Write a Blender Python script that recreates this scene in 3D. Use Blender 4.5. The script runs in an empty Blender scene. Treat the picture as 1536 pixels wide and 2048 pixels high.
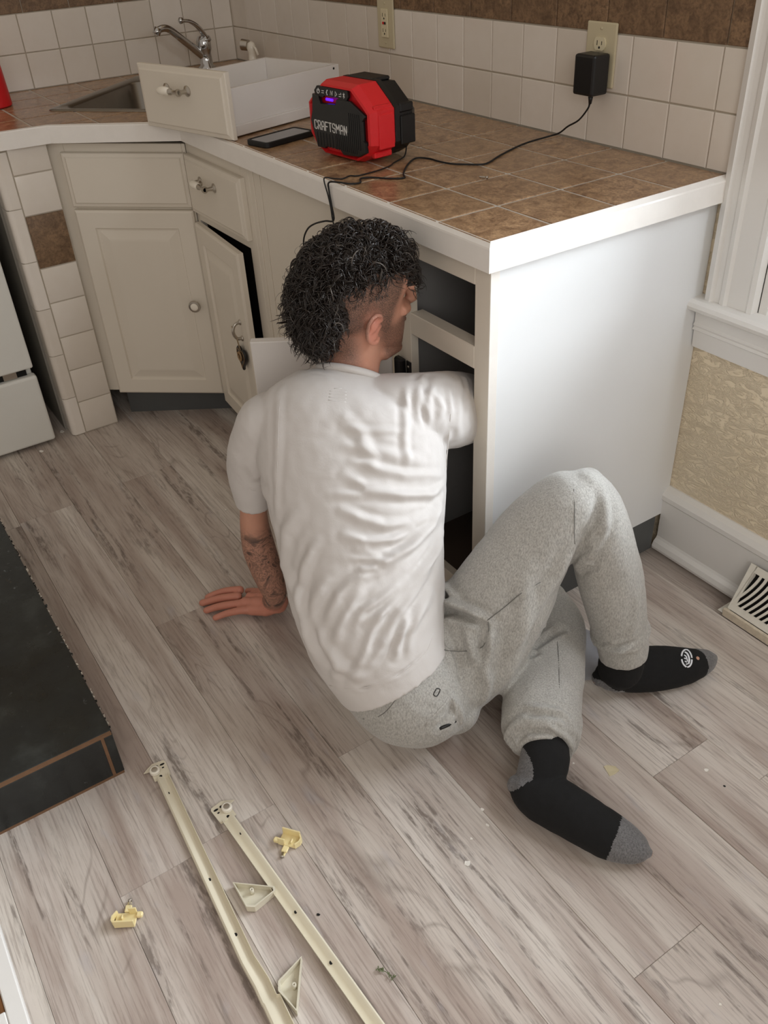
import bpy, bmesh, math, random
import numpy as np
from mathutils import Vector, Matrix, noise
from mathutils.bvhtree import BVHTree

scene = bpy.context.scene
COL = scene.collection
PI = math.pi
R_ = math.radians

# ---------------------------------------------------------------- camera, world, lights, exposure
CAM_F = 1743.3                      # focal length in pixels of the 1536x2048 frame
cam_data = bpy.data.cameras.new('camera')
cam = bpy.data.objects.new('camera', cam_data); COL.objects.link(cam)
cam_data.sensor_fit = 'VERTICAL'; cam_data.sensor_height = 36.0
cam_data.lens = 36.0 * CAM_F / 2048.0
cam_data.clip_start = 0.02
right = Vector((0.55304, 0.83173, -0.04863)); down = Vector((0.46265, -0.35513, -0.81230)); fwd = Vector((-0.69289, 0.42674, -0.58120))
m = Matrix((right, -down, -fwd)).transposed().to_4x4(); m.translation = Vector((0.45267, -1.51477, 1.39698))
cam.matrix_world = m
scene.camera = cam
vs = scene.view_settings
vs.view_transform = 'Standard'; vs.look = 'None'; vs.gamma = 1.0; vs.use_curve_mapping = False
vs.exposure = 0.32

world = bpy.data.worlds.new('world'); scene.world = world; world.use_nodes = True
wn = world.node_tree.nodes; wn['Background'].inputs[0].default_value = (1.0, 0.885, 0.77, 1); wn['Background'].inputs[1].default_value = 0.32

def area_light(name, loc, target, sx, sy, power, color):
    d = bpy.data.lights.new(name, 'AREA'); d.shape = 'RECTANGLE'; d.size = sx; d.size_y = sy; d.energy = power; d.color = color
    o = bpy.data.objects.new(name, d); COL.objects.link(o); o.location = loc
    o.rotation_euler = (Vector(target) - Vector(loc)).to_track_quat('-Z', 'Y').to_euler()
    return o
area_light('window_daylight', (0.25, 0.42, 1.35), (-0.25, -1.0, 0.25), 1.3, 1.3, 104, (0.86, 0.93, 1.0))
area_light('room_window_daylight', (1.7, -1.95, 1.75), (-0.5, -0.9, 0.2), 1.2, 1.4, 15, (1.0, 0.96, 0.92))

# ---------------------------------------------------------------- helpers
def lin(c):
    return tuple((x / 12.92 if x <= 0.04045 else ((x + 0.055) / 1.055) ** 2.4) for x in c)
def rgb(r, g, b): return (*lin((r / 255, g / 255, b / 255)), 1)

class NT:
    """small node-graph builder"""
    def __init__(s, name):
        s.m = bpy.data.materials.new(name); s.m.use_nodes = True
        s.t = s.m.node_tree; s.n = s.t.nodes; s.b = s.n['Principled BSDF']; s._tc = None
    def new(s, typ, ins=None, **kw):
        n = s.n.new(typ)
        for k, v in kw.items(): setattr(n, k, v)
        for k, v in (ins or {}).items(): s.put(n.inputs[k], v)
        return n
    def put(s, sock, v):
        if hasattr(v, 'bl_rna') and v.bl_rna.identifier.startswith('NodeSocket') or isinstance(v, bpy.types.NodeSocket): s.t.links.new(v, sock)
        else: sock.default_value = v
    def co(s, scale=(1, 1, 1), rot=(0, 0, 0)):
        if not s._tc: s._tc = s.n.new('ShaderNodeTexCoord')
        return s.new('ShaderNodeMapping', {0: s._tc.outputs['Object'], 'Scale': scale, 'Rotation': rot}).outputs[0]
    def noise(s, vec, scale, detail=4, rough=0.5, dist=0.0):
        return s.new('ShaderNodeTexNoise', {'Vector': vec, 'Scale': scale, 'Detail': detail, 'Roughness': rough, 'Distortion': dist}).outputs[0]
    def ramp(s, f, stops):
        n = s.new('ShaderNodeValToRGB', {0: f}); e = n.color_ramp.elements
        while len(e) < len(stops): e.new(0.5)
        for x, (p, c) in zip(e, stops):
            x.position = p; x.color = c if len(c) == 4 else (*c, 1)
        return n.outputs[0]
    def mix(s, f, a, b, typ='MIX'):
        n = s.new('ShaderNodeMix', data_type='RGBA', blend_type=typ)
        s.put(n.inputs[0], f); s.put(n.inputs[6], a); s.put(n.inputs[7], b); return n.outputs[2]
    def math(s, op, a, b=0.0, c=0.0):
        n = s.new('ShaderNodeMath', operation=op); s.put(n.inputs[0], a); s.put(n.inputs[1], b); s.put(n.inputs[2], c); return n.outputs[0]
    def attr(s, name): return s.new('ShaderNodeAttribute', attribute_name=name)
    def bump(s, h, strength=0.3, dist=0.002):
        n = s.new('ShaderNodeBump', {'Height': h, 'Strength': strength, 'Distance': dist}); s.t.links.new(n.outputs[0], s.b.inputs['Normal']); return n
    def base(s, c, rough=0.5, metal=0.0, **kw):
        s.put(s.b.inputs['Base Color'], c); s.put(s.b.inputs['Roughness'], rough); s.b.inputs['Metallic'].default_value = metal
        for k, v in kw.items(): s.put(s.b.inputs[k.replace('_', ' ')], v)
        return s.m

def plain(name, c, rough=0.5, metal=0.0, var=0.06, nscale=14, bump=0.0, bscale=200, **kw):
    s = NT(name); v = s.noise(s.co(), nscale, 5, 0.6)
    lo = tuple(x * (1 - var) for x in c[:3]) + (1,); hi = tuple(min(1, x * (1 + var)) for x in c[:3]) + (1,)
    m_ = s.base(s.mix(v, lo, hi), rough, metal, **kw)
    if bump: s.bump(s.noise(s.co(), bscale, 3), bump, 0.001)
    return m_

class MB:
    """mesh builder: collects primitives, links ONE mesh object"""
    def __init__(s, M=None): s.v = []; s.f = []; s.mi = []; s.sm = []; s.M = M
    def add(s, vs_, fs, mat=0, smooth=False, M=None):
        b = len(s.v); MM = (s.M @ M) if (s.M and M) else (M or s.M)
        s.v += [tuple(MM @ Vector(p)) if MM else tuple(p) for p in vs_]
        s.f += [tuple(b + i for i in f) for f in fs]; s.mi += [mat] * len(fs); s.sm += [smooth] * len(fs)
        return s
    def bm(s, bm, mat=0, smooth=False, M=None):
        bm.verts.index_update(); s.add([v.co[:] for v in bm.verts], [[v.index for v in f.verts] for f in bm.faces], mat, smooth, M); bm.free(); return s
    def box(s, x0, x1, y0, y1, z0, z1, bev=0.0, mat=0, seg=1, M=None):
        bm = bmesh.new(); bmesh.ops.create_cube(bm, size=1.0)
        for v in bm.verts: v.co = ((x0 + x1) / 2 + v.co.x * (x1 - x0), (y0 + y1) / 2 + v.co.y * (y1 - y0), (z0 + z1) / 2 + v.co.z * (z1 - z0))
        if bev: bmesh.ops.bevel(bm, geom=bm.edges[:], offset=bev, segments=seg, affect='EDGES', profile=0.5)
        return s.bm(bm, mat, False, M)
    def prism(s, poly, z0, z1, mat=0, bev=0.0, M=None, seg=1, topz=None):
        bm = bmesh.new(); n = len(poly)
        a = [bm.verts.new((p[0], p[1], z0)) for p in poly]; b = [bm.verts.new((p[0], p[1], z1 if topz is None else topz[i])) for i, p in enumerate(poly)]
        bm.faces.new(a[::-1]); bm.faces.new(b)
        for i in range(n): bm.faces.new((a[i], a[(i + 1) % n], b[(i + 1) % n], b[i]))
        bmesh.ops.recalc_face_normals(bm, faces=bm.faces[:])
        if bev: bmesh.ops.bevel(bm, geom=bm.edges[:], offset=bev, segments=seg, affect='EDGES', profile=0.5)
        return s.bm(bm, mat, False, M)
    def loft(s, rings, mat=0, smooth=True, caps=True, closed=True, M=None):
        n = len(rings[0]); vs_ = [p for r in rings for p in r]; fs = []
        for i in range(len(rings) - 1):
            for j in range(n if closed else n - 1):
                k = (j + 1) % n; fs.append((i * n + j, i * n + k, (i + 1) * n + k, (i + 1) * n + j))
        if caps: fs.append(tuple(range(n))[::-1]); fs.append(tuple((len(rings) - 1) * n + j for j in range(n)))
        return s.add(vs_, fs, mat, smooth, M)
    def tube(s, pts, r, n=10, mat=0, M=None, caps=True):
        pts = [Vector(p) for p in pts]; rs = r if isinstance(r, (list, tuple)) else [r] * len(pts)
        t = [(pts[min(i + 1, len(pts) - 1)] - pts[max(i - 1, 0)]).normalized() for i in range(len(pts))]
        a = t[0].orthogonal().normalized(); rings = []
        for i, p in enumerate(pts):
            a = (a - t[i] * a.dot(t[i])); a = a.normalized() if a.length > 1e-6 else t[i].orthogonal().normalized()
            b = t[i].cross(a)
            rings.append([p + (a * math.cos(2 * PI * j / n) + b * math.sin(2 * PI * j / n)) * rs[i] for j in range(n)])
        return s.loft(rings, mat, True, caps, M=M)
    def lathe(s, prof, axis_o=(0, 0, 0), axis=(0, 0, 1), n=24, mat=0, M=None, caps=True):
        o = Vector(axis_o); z = Vector(axis).normalized(); a = z.orthogonal().normalized(); b = z.cross(a)
        rings = [[o + z * h + (a * math.cos(2 * PI * j / n) + b * math.sin(2 * PI * j / n)) * max(r, 1e-5) for j in range(n)] for r, h in prof]
        return s.loft(rings, mat, True, caps, M=M)
    def panel(s, w, h, rings, back=0.0, mat=0, M=None):
        """rectangular slab in local x (width) / z (height), front towards +y; rings = [(inset, y)...]"""
        rr = []
        for ins, y in [(0, back)] + list(rings):
            rr.append([(ins, y, ins), (w - ins, y, ins), (w - ins, y, h - ins), (ins, y, h - ins)])
        return s.loft(rr, mat, False, True, M=M)
    def build(s, name, mats, parent=None, auto=None, recalc=True):
        me = bpy.data.meshes.new(name)
        inv = world_of(parent).inverted() if parent else None
        vv = [inv @ Vector(p) for p in s.v] if parent else s.v
        me.from_pydata([tuple(p) for p in vv], [], s.f)
        for mm in (mats if isinstance(mats, (list, tuple)) else [mats]): me.materials.append(mm)
        me.polygons.foreach_set('material_index', s.mi); me.polygons.foreach_set('use_smooth', s.sm)
        me.update()
        if recalc:
            bm = bmesh.new(); bm.from_mesh(me); bmesh.ops.recalc_face_normals(bm, faces=bm.faces[:]); bm.to_mesh(me); bm.free()
        if auto: me.set_sharp_from_angle(angle=R_(auto))
        o = bpy.data.objects.new(name, me); COL.objects.link(o)
        if parent: o.parent = parent
        return o

WORLD = {}
def world_of(o):
    if o is None: return Matrix.Identity(4)
    return world_of(o.parent) @ Matrix.LocRotScale(o.location, o.rotation_euler, None)
def tag(o, label, cat, group=None, kind=None):
    if label: o['label'] = label
    if cat: o['category'] = cat
    if group: o['group'] = group
    if kind: o['kind'] = kind
    return o
def thing(name, label, cat, loc=(0, 0, 0), rotz=0.0, group=None, kind=None):
    o = bpy.data.objects.new(name, None); COL.objects.link(o); o.location = loc; o.rotation_euler = (0, 0, rotz)
    o.empty_display_size = 0.05
    return tag(o, label, cat, group, kind)
def structure(o): o['kind'] = 'structure'; return o
def frame(o, x, z):
    """matrix whose local x, z axes are given; y completes (pointing outwards)"""
    x = Vector(x).normalized(); z = Vector(z).normalized(); y = z.cross(x)
    M = Matrix((x, y, z)).transposed().to_4x4(); M.translation = Vector(o); return M
def smooth_path(pts, n=6):
    """Catmull-Rom through pts"""
    P = [Vector(p) for p in pts]; P = [P[0] * 2 - P[1]] + P + [P[-1] * 2 - P[-2]]; out = []
    for i in range(1, len(P) - 2):
        for k in range(n):
            t = k / n; a, b, c, d = P[i - 1:i + 3]
            out.append(0.5 * ((2 * b) + (c - a) * t + (2 * a - 5 * b + 4 * c - d) * t * t + (3 * b - a - 3 * c + d) * t ** 3))
    out.append(P[-2]); return out

# ---------------------------------------------------------------- materials
M = {}
M['cream'] = plain('cream_cabinet_paint', rgb(222, 214, 200), 0.42, var=0.04, nscale=6, bump=0.12, bscale=60)
M['white_paint'] = plain('white_gloss_paint', rgb(232, 230, 226), 0.4, var=0.03, nscale=5, bump=0.15, bscale=40)
M['panel_white'] = plain('white_panel_paint', rgb(232, 234, 235), 0.5, var=0.02, nscale=3, bump=0.1, bscale=35)
M['edge_white'] = plain('white_edge_paint', rgb(238, 234, 228), 0.38, var=0.05, nscale=25, bump=0.25, bscale=70)
M['melamine'] = plain('white_melamine', rgb(226, 222, 218), 0.35, var=0.02)
M['interior'] = plain('dark_stained_interior', rgb(66, 54, 44), 0.8, var=0.25, nscale=8)
M['interior_grey'] = plain('grey_painted_interior', rgb(126, 125, 124), 0.7, var=0.12, nscale=5)
M['grout'] = plain('tile_grout', rgb(186, 176, 160), 0.85, var=0.15, nscale=40, bump=0.3, bscale=300)
M['grout_grey'] = plain('counter_grout', rgb(196, 190, 180), 0.85, var=0.25, nscale=25, bump=0.3, bscale=300)
M['kick'] = plain('dark_grey_kick_paint', rgb(84, 86, 86), 0.55, var=0.12, nscale=10)
M['nickel'] = plain('brushed_nickel', rgb(190, 184, 174), 0.28, 1.0, var=0.08)
M['chrome'] = plain('chrome', rgb(196, 196, 196), 0.1, 1.0, var=0.03)
M['porcelain'] = plain('cream_porcelain', rgb(238, 232, 218), 0.2, var=0.03)
M['steel'] = plain('sink_steel', rgb(150, 146, 140), 0.3, 1.0, var=0.12, nscale=20)
M['enamel'] = plain('white_stove_enamel', rgb(226, 226, 220), 0.25, var=0.03)
M['black'] = plain('black_plastic', rgb(22, 22, 23), 0.4, var=0.15)
M['rubber'] = plain('black_rubber', rgb(16, 16, 17), 0.6, var=0.2)
M['almond'] = plain('almond_plastic', rgb(206, 196, 166), 0.4, var=0.05)
M['ivory'] = plain('ivory_plastic', rgb(226, 216, 184), 0.4, var=0.05)
M['yellow_plastic'] = plain('yellowed_plastic', rgb(238, 222, 170), 0.4, var=0.06, Subsurface_Weight=0.2, Subsurface_Radius=(0.004, 0.003, 0.002))
M['offwhite_plastic'] = plain('translucent_offwhite_plastic', rgb(214, 208, 188), 0.45, var=0.06)
M['rail'] = plain('cream_powder_coated_steel', rgb(222, 214, 192), 0.32, 0.0, var=0.05, nscale=12)
M['red'] = plain('red_plastic', rgb(214, 30, 36), 0.42, var=0.06, bump=0.1, bscale=500)
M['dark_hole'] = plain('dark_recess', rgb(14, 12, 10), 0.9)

def mat_white_tile():
    s = NT('white_glazed_tile'); at = s.attr('tid').outputs['Fac']
    c = s.mix(at, rgb(222, 214, 203), rgb(238, 232, 224)); c = s.mix(s.math('MULTIPLY', s.noise(s.co(), 30, 4), 0.25), c, rgb(206, 192, 172))
    s.base(c, 0.16); s.bump(s.noise(s.co(), 14, 2), 0.12, 0.004); return s.m
M['tile'] = mat_white_tile()
def mat_brown_tile(name, dark, light, rough):
    s = NT(name); v = s.co(); at = s.attr('tid').outputs['Fac']
    n1 = s.noise(v, 34, 10, 0.78, 0.8); n2 = s.noise(v, 170, 4, 0.7)
    c = s.ramp(n1, [(0.38, dark), (0.5, tuple((a + b) / 2 for a, b in zip(dark[:3], light[:3]))), (0.62, light)])
    c = s.mix(s.math('MULTIPLY', s.ramp(n2, [(0.48, (0, 0, 0)), (0.66, (1, 1, 1))]), 0.6), c, tuple(x * 0.45 for x in dark[:3]) + (1,))
    c = s.mix(s.math('MULTIPLY', at, 0.28), c, tuple(x * 0.6 for x in light[:3]) + (1,))
    s.base(c, rough); s.bump(s.noise(v, 60, 4), 0.2, 0.002); return s.m
M['brown_tile'] = mat_brown_tile('brown_wall_tile', rgb(94, 72, 53), rgb(152, 122, 92), 0.5)
M['counter_tile'] = mat_brown_tile('brown_counter_tile', rgb(122, 90, 64), rgb(196, 160, 122), 0.30)

def mat_floor():
    s = NT('washed_grey_vinyl_plank'); s.co()
    uv = s.new('ShaderNodeAttribute', attribute_name='plank_uv').outputs['Vector']; pid = s.attr('tid').outputs['Fac']
    def mp(sc): return s.new('ShaderNodeMapping', {0: uv, 'Scale': sc}).outputs[0]
    low = s.noise(mp((1.1, 9, 1)), 1.0, 5, 0.6, 0.5)            # broad streaks
    wav = s.new('ShaderNodeTexNoise', {'Vector': mp((0.8, 5.5, 1)), 'Scale': 1.0, 'Detail': 2, 'Distortion': 1.2}).outputs[0]
    rings = s.math('PINGPONG', s.math('MULTIPLY', wav, 34.0), 1.0)  # cathedral contour lines
    lines = s.ramp(rings, [(0.0, (1, 1, 1)), (0.22, (0, 0, 0))])
    fine = s.noise(mp((7, 190, 1)), 1.0, 5, 0.7)
    mid = s.noise(mp((3.2, 46, 1)), 1.0, 6, 0.65, 0.4)
    patch = s.noise(mp((1.6, 9, 1)), 1.0, 3, 0.5)
    pebble = s.noise(mp((26, 90, 1)), 1.0, 4, 0.6)
    base = s.mix(pid, rgb(196, 185, 175), rgb(216, 208, 200))
    base = s.mix(s.ramp(low, [(0.40, (0, 0, 0)), (0.60, (0.95, 0.95, 0.95))]), base, rgb(168, 152, 142))
    base = s.mix(s.math('MULTIPLY', s.ramp(s.noise(mp((1.3, 11, 1)), 1.0, 3), [(0.5, (0, 0, 0)), (0.7, (1, 1, 1))]), 0.6), base, rgb(216, 209, 199))
    base = s.mix(s.math('MULTIPLY', s.ramp(fine, [(0.50, (0, 0, 0)), (0.62, (1, 1, 1))]), 0.45), base, rgb(126, 111, 101))
    pm = s.ramp(patch, [(0.50, (0, 0, 0)), (0.62, (1, 1, 1))])
    base = s.mix(s.math('MULTIPLY', s.math('MULTIPLY', lines, pm), 0.45), base, rgb(120, 106, 96))
    dk = s.math('MULTIPLY', s.ramp(mid, [(0.52, (0, 0, 0)), (0.60, (1, 1, 1))]), s.ramp(s.noise(mp((0.9, 8, 1)), 1.0, 3), [(0.46, (0, 0, 0)), (0.56, (1, 1, 1))]))
    base = s.mix(s.math('MULTIPLY', s.math('MULTIPLY', dk, s.ramp(pebble, [(0.42, (0.2, 0.2, 0.2)), (0.55, (1, 1, 1))])), 0.75), base, rgb(104, 92, 84))
    base = s.mix(s.math('MULTIPLY', s.ramp(s.noise(mp((5, 14, 1)), 2.0, 4), [(0.62, (0, 0, 0)), (0.75, (1, 1, 1))]), 0.3), base, rgb(176, 176, 184))
    s.base(base, s.ramp(mid, [(0.3, (0.34,) * 3), (0.7, (0.5,) * 3)]), Specular_IOR_Level=0.45)
    s.bump(s.math('ADD', s.math('MULTIPLY', fine, 0.5), mid), 0.25, 0.0006); return s.m
M['floor'] = mat_floor()

def mat_beige_wall():
    s = NT('textured_beige_plaster'); v = s.co()
    c = s.mix(s.noise(v, 9, 6, 0.6), rgb(232, 214, 182), rgb(246, 232, 206)); s.base(c, 0.55)
    st = s.noise(s.co((1, 1, 2.2), (0, 0.7, 0)), 26, 4, 0.6, 1.5)
    h = s.math('ADD', s.ramp(st, [(0.42, (0, 0, 0)), (0.52, (0.8, 0.8, 0.8)), (0.6, (0.2, 0.2, 0.2))]), s.noise(v, 12, 3)); s.bump(h, 0.6, 0.007); return s.m
M['beige'] = mat_beige_wall()
def mat_slate():
    s = NT('black_glazed_slate_tile'); v = s.co()
    c = s.ramp(s.noise(v, 9, 8, 0.65), [(0.3, rgb(16, 18, 18)), (0.55, rgb(30, 33, 32)), (0.8, rgb(58, 62, 60))])
    c = s.mix(s.ramp(s.noise(v, 45, 5, 0.7), [(0.66, (0, 0, 0)), (0.74, (1, 1, 1))]), c, rgb(98, 102, 104))
    c = s.mix(s.ramp(s.noise(v, 22, 3, 0.5, 1.0), [(0.72, (0, 0, 0)), (0.78, (0.7, 0.7, 0.7))]), c, rgb(104, 82, 44))
    s.base(c, s.ramp(s.noise(v, 12, 4), [(0.3, (0.2,) * 3), (0.7, (0.45,) * 3)])); s.bump(s.noise(v, 30, 5), 0.25, 0.003); return s.m
M['slate'] = mat_slate()
M['copper_grout'] = plain('copper_brown_grout', rgb(112, 82, 58), 0.7, var=0.25, nscale=60)
def mat_wood():
    s = NT('golden_brown_wood'); c = s.ramp(s.noise(s.co((1, 14, 14)), 6, 6, 0.6, 1.0), [(0.3, rgb(96, 56, 28)), (0.6, rgb(168, 118, 70)), (0.8, rgb(206, 170, 126))]); s.base(c, 0.4); return s.m
M['wood'] = mat_wood()
def mat_glass():
    s = NT('window_glass'); s.n.remove(s.b); tr = s.new('ShaderNodeBsdfTransparent'); gl = s.new('ShaderNodeBsdfGlossy', {'Roughness': 0.03}); fr = s.new('ShaderNodeFresnel', {'IOR': 1.45})
    mx = s.new('ShaderNodeMixShader', {0: fr.outputs[0], 1: tr.outputs[0], 2: gl.outputs[0]}); s.t.links.new(mx.outputs[0], s.n['Material Output'].inputs[0]); return s.m
M['glass'] = mat_glass()
M['outside'] = plain('overcast_backdrop_render', rgb(210, 215, 220), 0.9)

def set_tid(o, fn, name='tid'):
    """random value per loose face island, stored as a face attribute"""
    me = o.data; a = me.attributes.new(name, 'FLOAT', 'FACE'); a.data.foreach_set('value', [fn(i) for i in range(len(me.polygons))])

def tile_field(mb, origin, ux, uz, un, us, zs, gap=0.003, thick=0.004, mat=0, rnd=None, ids=None, bev=0.0016):
    """bevelled tiles between grid lines us (along ux) and zs (along uz); un = outward normal"""
    o = Vector(origin); ux, uz, un = Vector(ux), Vector(uz), Vector(un)
    for i in range(len(us) - 1):
        for j in range(len(zs) - 1):
            a0, a1, b0, b1 = us[i] + gap / 2, us[i + 1] - gap / 2, zs[j] + gap / 2, zs[j + 1] - gap / 2
            if a1 - a0 < 0.004 or b1 - b0 < 0.004: continue
            def P(a, b, h): return o + ux * a + uz * b + un * h
            r = [[P(a0, b0, 0), P(a1, b0, 0), P(a1, b1, 0), P(a0, b1, 0)], [P(a0, b0, thick - bev), P(a1, b0, thick - bev), P(a1, b1, thick - bev), P(a0, b1, thick - bev)],
                 [P(a0 + bev * .4, b0 + bev * .4, thick - bev * .3), P(a1 - bev * .4, b0 + bev * .4, thick - bev * .3), P(a1 - bev * .4, b1 - bev * .4, thick - bev * .3), P(a0 + bev * .4, b1 - bev * .4, thick - bev * .3)],
                 [P(a0 + bev, b0 + bev, thick), P(a1 - bev, b0 + bev, thick), P(a1 - bev, b1 - bev, thick), P(a0 + bev, b1 - bev, thick)]]
            n0 = len(mb.f); mb.loft(r, mat, False, True)
            if ids is not None:
                v = random.random() if rnd is None else rnd(); ids += [v] * (len(mb.f) - n0)
def pad_ids(mb, ids, v=0.5): ids += [v] * (len(mb.f) - len(ids))

# ================================================================ THE ROOM
YF = -0.585                 # front plane of the face frames
XE = -0.665                 # outer face of the end panel
XL = -2.829                 # left wall
random.seed(4)

# floor: rows of planks running along x
def build_floor():
    P = 0.1545; rows = {-1: -1.154, 0: -1.79, -2: -0.572, -3: 0.064, 1: -0.537}
    me = bpy.data.meshes.new('floor'); V, F, U, T = [], [], [], []
    V += [(-2.9, -2.9, -0.02), (1.6, -2.9, -0.02), (1.6, 0.0, -0.02), (-2.9, 0.0, -0.02)]; 
    y0s = [(-1.179 - P * (k + 1) + 0.0, k) for k in range(-9, 11)]
    g = 0.0002; b = 0.0008
    for yb, k in y0s:
        ya, yc = yb, yb + P
        if yc > 0.02: continue
        x0 = {0: -0.55, -1: -1.154, -2: -0.572, -3: 0.064, 1: -0.537, 2: -0.9, 3: 0.1, -4: -1.0, -5: -0.18, -6: -1.3}.get(k, random.uniform(-1.2, 0))
        x0 -= 1.24 * 4
        for i in range(9):
            a, c = max(x0 + 1.24 * i, -2.9), min(x0 + 1.24 * (i + 1), 1.6)
            if c - a < 0.01: continue
            pid = random.random(); ou, ov = random.uniform(0, 40), random.uniform(0, 40)
            ring0 = [(a + g, ya + g), (c - g, ya + g), (c - g, yc - g), (a + g, yc - g)]
            ring1 = [(a + b, ya + b), (c - b, ya + b), (c - b, yc - b), (a + b, yc - b)]
            n = len(V)
            V.extend([(x, y, -0.02) for x, y in ring0]); V.extend([(x, y, -0.0009) for x, y in ring0]); V.extend([(x, y, 0.0) for x, y in ring1])
            fs = [(n + 8, n + 9, n + 10, n + 11)]
            for q in range(4):
                w = (q + 1) % 4; fs += [(n + q, n + w, n + 4 + w, n + 4 + q), (n + 4 + q, n + 4 + w, n + 8 + w, n + 8 + q)]
            F.extend(fs); T.extend([pid] * len(fs))
            for f in fs: U.extend([(V[v][0] + ou, V[v][1] + ov, 0.0) for v in f])
    F.append((0, 3, 2, 1)); T.append(0.5); U.extend([(V[v][0], V[v][1], 0) for v in (0, 3, 2, 1)])
    me.from_pydata(V, [], F); me.materials.append(M['floor']); me.update()
    at = me.attributes.new('plank_uv', 'FLOAT_VECTOR', 'CORNER'); at.data.foreach_set('vector', [c for u in U for c in u])
    at = me.attributes.new('tid', 'FLOAT', 'FACE'); at.data.foreach_set('value', T)
    o = bpy.data.objects.new('floor', me); COL.objects.link(o); o['kind'] = 'structure'; return o
build_floor()

# back wall with the window opening (x -0.53..0.50, z 0.68..1.95)
mb = MB()
mb.box(-2.95, -0.53, 0.0, 0.12, -0.02, 2.4); mb.box(0.50, 1.6, 0.0, 0.12, -0.02, 2.4)
mb.box(-0.53, 0.50, 0.0, 0.12, -0.02, 0.645); mb.box(-0.53, 0.50, 0.0, 0.12, 1.95, 2.4)
wall_back = structure(mb.build('wall_back', M['beige']))
mb = MB(); mb.box(XL - 0.12, XL, -2.6, 0.0, -0.02, 2.4)
wall_left = structure(mb.build('wall_left', M['beige']))

p = 0.111
# backsplash on the back wall
mb = MB(); ids = []
mb.box(XL + 0.001, -0.646, -0.006, -0.0005, 0.90, 1.52, mat=2); pad_ids(mb, ids)
us = [-0.7045 + 0.0, -0.646]; us = [-0.7045 - p * k for k in range(20)][::-1] + [-0.646]; us = [XL + 0.003] + [u for u in us if u > XL + 0.02]
tile_field(mb, (0, -0.006, 0), (1, 0, 0), (0, 0, 1), (0, -1, 0), us, [0.915, 1.021, 1.132], ids=ids)
tile_field(mb, (0, -0.006, 0), (1, 0, 0), (0, 0, 1), (0, -1, 0), [XL + 0.003] + [-0.7006 - 0.1507 * k for k in range(15) if -0.7006 - 0.1507 * k > XL + 0.02][::-1] + [-0.646], [1.132, 1.283, 1.434], mat=1, ids=ids)
o = mb.build('backsplash', [M['tile'], M['brown_tile'], M['grout']], wall_back, recalc=True); set_tid(o, lambda i: ids[i])
# backsplash on the left wall
mb = MB(); ids = []
mb.box(XL + 0.0005, XL + 0.006, -2.6, -0.007, 0.90, 1.52, mat=2); pad_ids(mb, ids)
ys = [-2.6] + sorted([-0.0843 - p * k for k in range(22)]) + [-0.012]
tile_field(mb, (XL + 0.006, 0, 0), (0, 1, 0), (0, 0, 1), (1, 0, 0), ys, [0.915, 1.021, 1.132], ids=ids)
tile_field(mb, (XL + 0.006, 0, 0), (0, 1, 0), (0, 0, 1), (1, 0, 0), [-2.6] + [-0.1283 - 0.1497 * k for k in range(16)][::-1] + [-0.012], [1.132, 1.283, 1.434], mat=1, ids=ids)
o = mb.build('backsplash', [M['tile'], M['brown_tile'], M['grout']], wall_left); set_tid(o, lambda i: ids[i])

# baseboard right of the cabinet
def extrude_x(prof, x0, x1, mat, mb=None):
    mb = mb or MB(); mb.loft([[(x, y, z) for y, z in prof] for x in (x0, x1)], mat, False, True); return mb
prof = [(0, 0), (-0.032, 0), (-0.034, 0.008), (-0.030, 0.020), (-0.022, 0.028), (-0.019, 0.034), (-0.019, 0.140), (-0.024, 0.146), (-0.024, 0.158), (-0.016, 0.170), (-0.004, 0.178), (0, 0.178)]
structure(extrude_x(prof, -0.667, 1.6, 0).build('baseboard_back', M['white_paint']))

# window with painted casing, sill, apron, sash and pane
win = thing('window_1', None, None, (-0.02, 0, 0.66), kind='structure')
mb = MB()
for sx, x0 in ((1, -0.645), (-1, 0.615)):       # moulded side casings
    pr = [(0.0, 0.0), (0.0, -0.022), (0.014, -0.026), (0.020, -0.018), (0.032, -0.016), (0.036, -0.021), (0.046, -0.023), (0.052, -0.017), (0.094, -0.015), (0.100, -0.019), (0.110, -0.017), (0.113, 0.0)]
    mb.loft([[(x0 + sx * a, b, z) for a, b in pr] for z in (0.665, 2.05)], 0, False, True)
mb.box(-0.645, 0.615, -0.024, 0.0, 1.95, 2.07, 0.004)
mb.box(-0.532, -0.512, 0.0, 0.12, 0.66, 1.95); mb.box(0.482, 0.502, 0.0, 0.12, 0.66, 1.95); mb.box(-0.532, 0.502, 0.0, 0.12, 1.93, 1.95)
mb.build('casing', M['white_paint'], win)
mb = MB(); pr = [(0.12, 0.640), (-0.036, 0.640), (-0.044, 0.645), (-0.047, 0.653), (-0.044, 0.661), (-0.036, 0.666), (0.12, 0.672)]
extrude_x(pr, -0.6835, 0.65, 0, mb).build('sill', M['white_paint'], win)
mb = MB(); pr = [(0, 0.552), (-0.013, 0.552), (-0.015, 0.590), (-0.021, 0.594), (-0.017, 0.599), (-0.021, 0.604), (-0.017, 0.609), (-0.019, 0.640), (0, 0.640)]
extrude_x(pr, -0.664, 0.63, 0, mb).build('apron', M['white_paint'], win)
mb = MB()
mb.box(-0.512, -0.465, 0.045, 0.08, 0.672, 1.93, 0.003); mb.box(0.435, 0.482, 0.045, 0.08, 0.672, 1.93, 0.003)
mb.box(-0.465, 0.435, 0.045, 0.08, 0.672, 0.735, 0.003); mb.box(-0.465, 0.435, 0.045, 0.08, 1.88, 1.93, 0.003); mb.box(-0.465, 0.435, 0.045, 0.08, 1.28, 1.325, 0.003)
mb.build('sash', M['white_paint'], win)
MB().box(-0.466, 0.436, 0.060, 0.063, 0.734, 1.881).build('pane', M['glass'], win)

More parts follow.
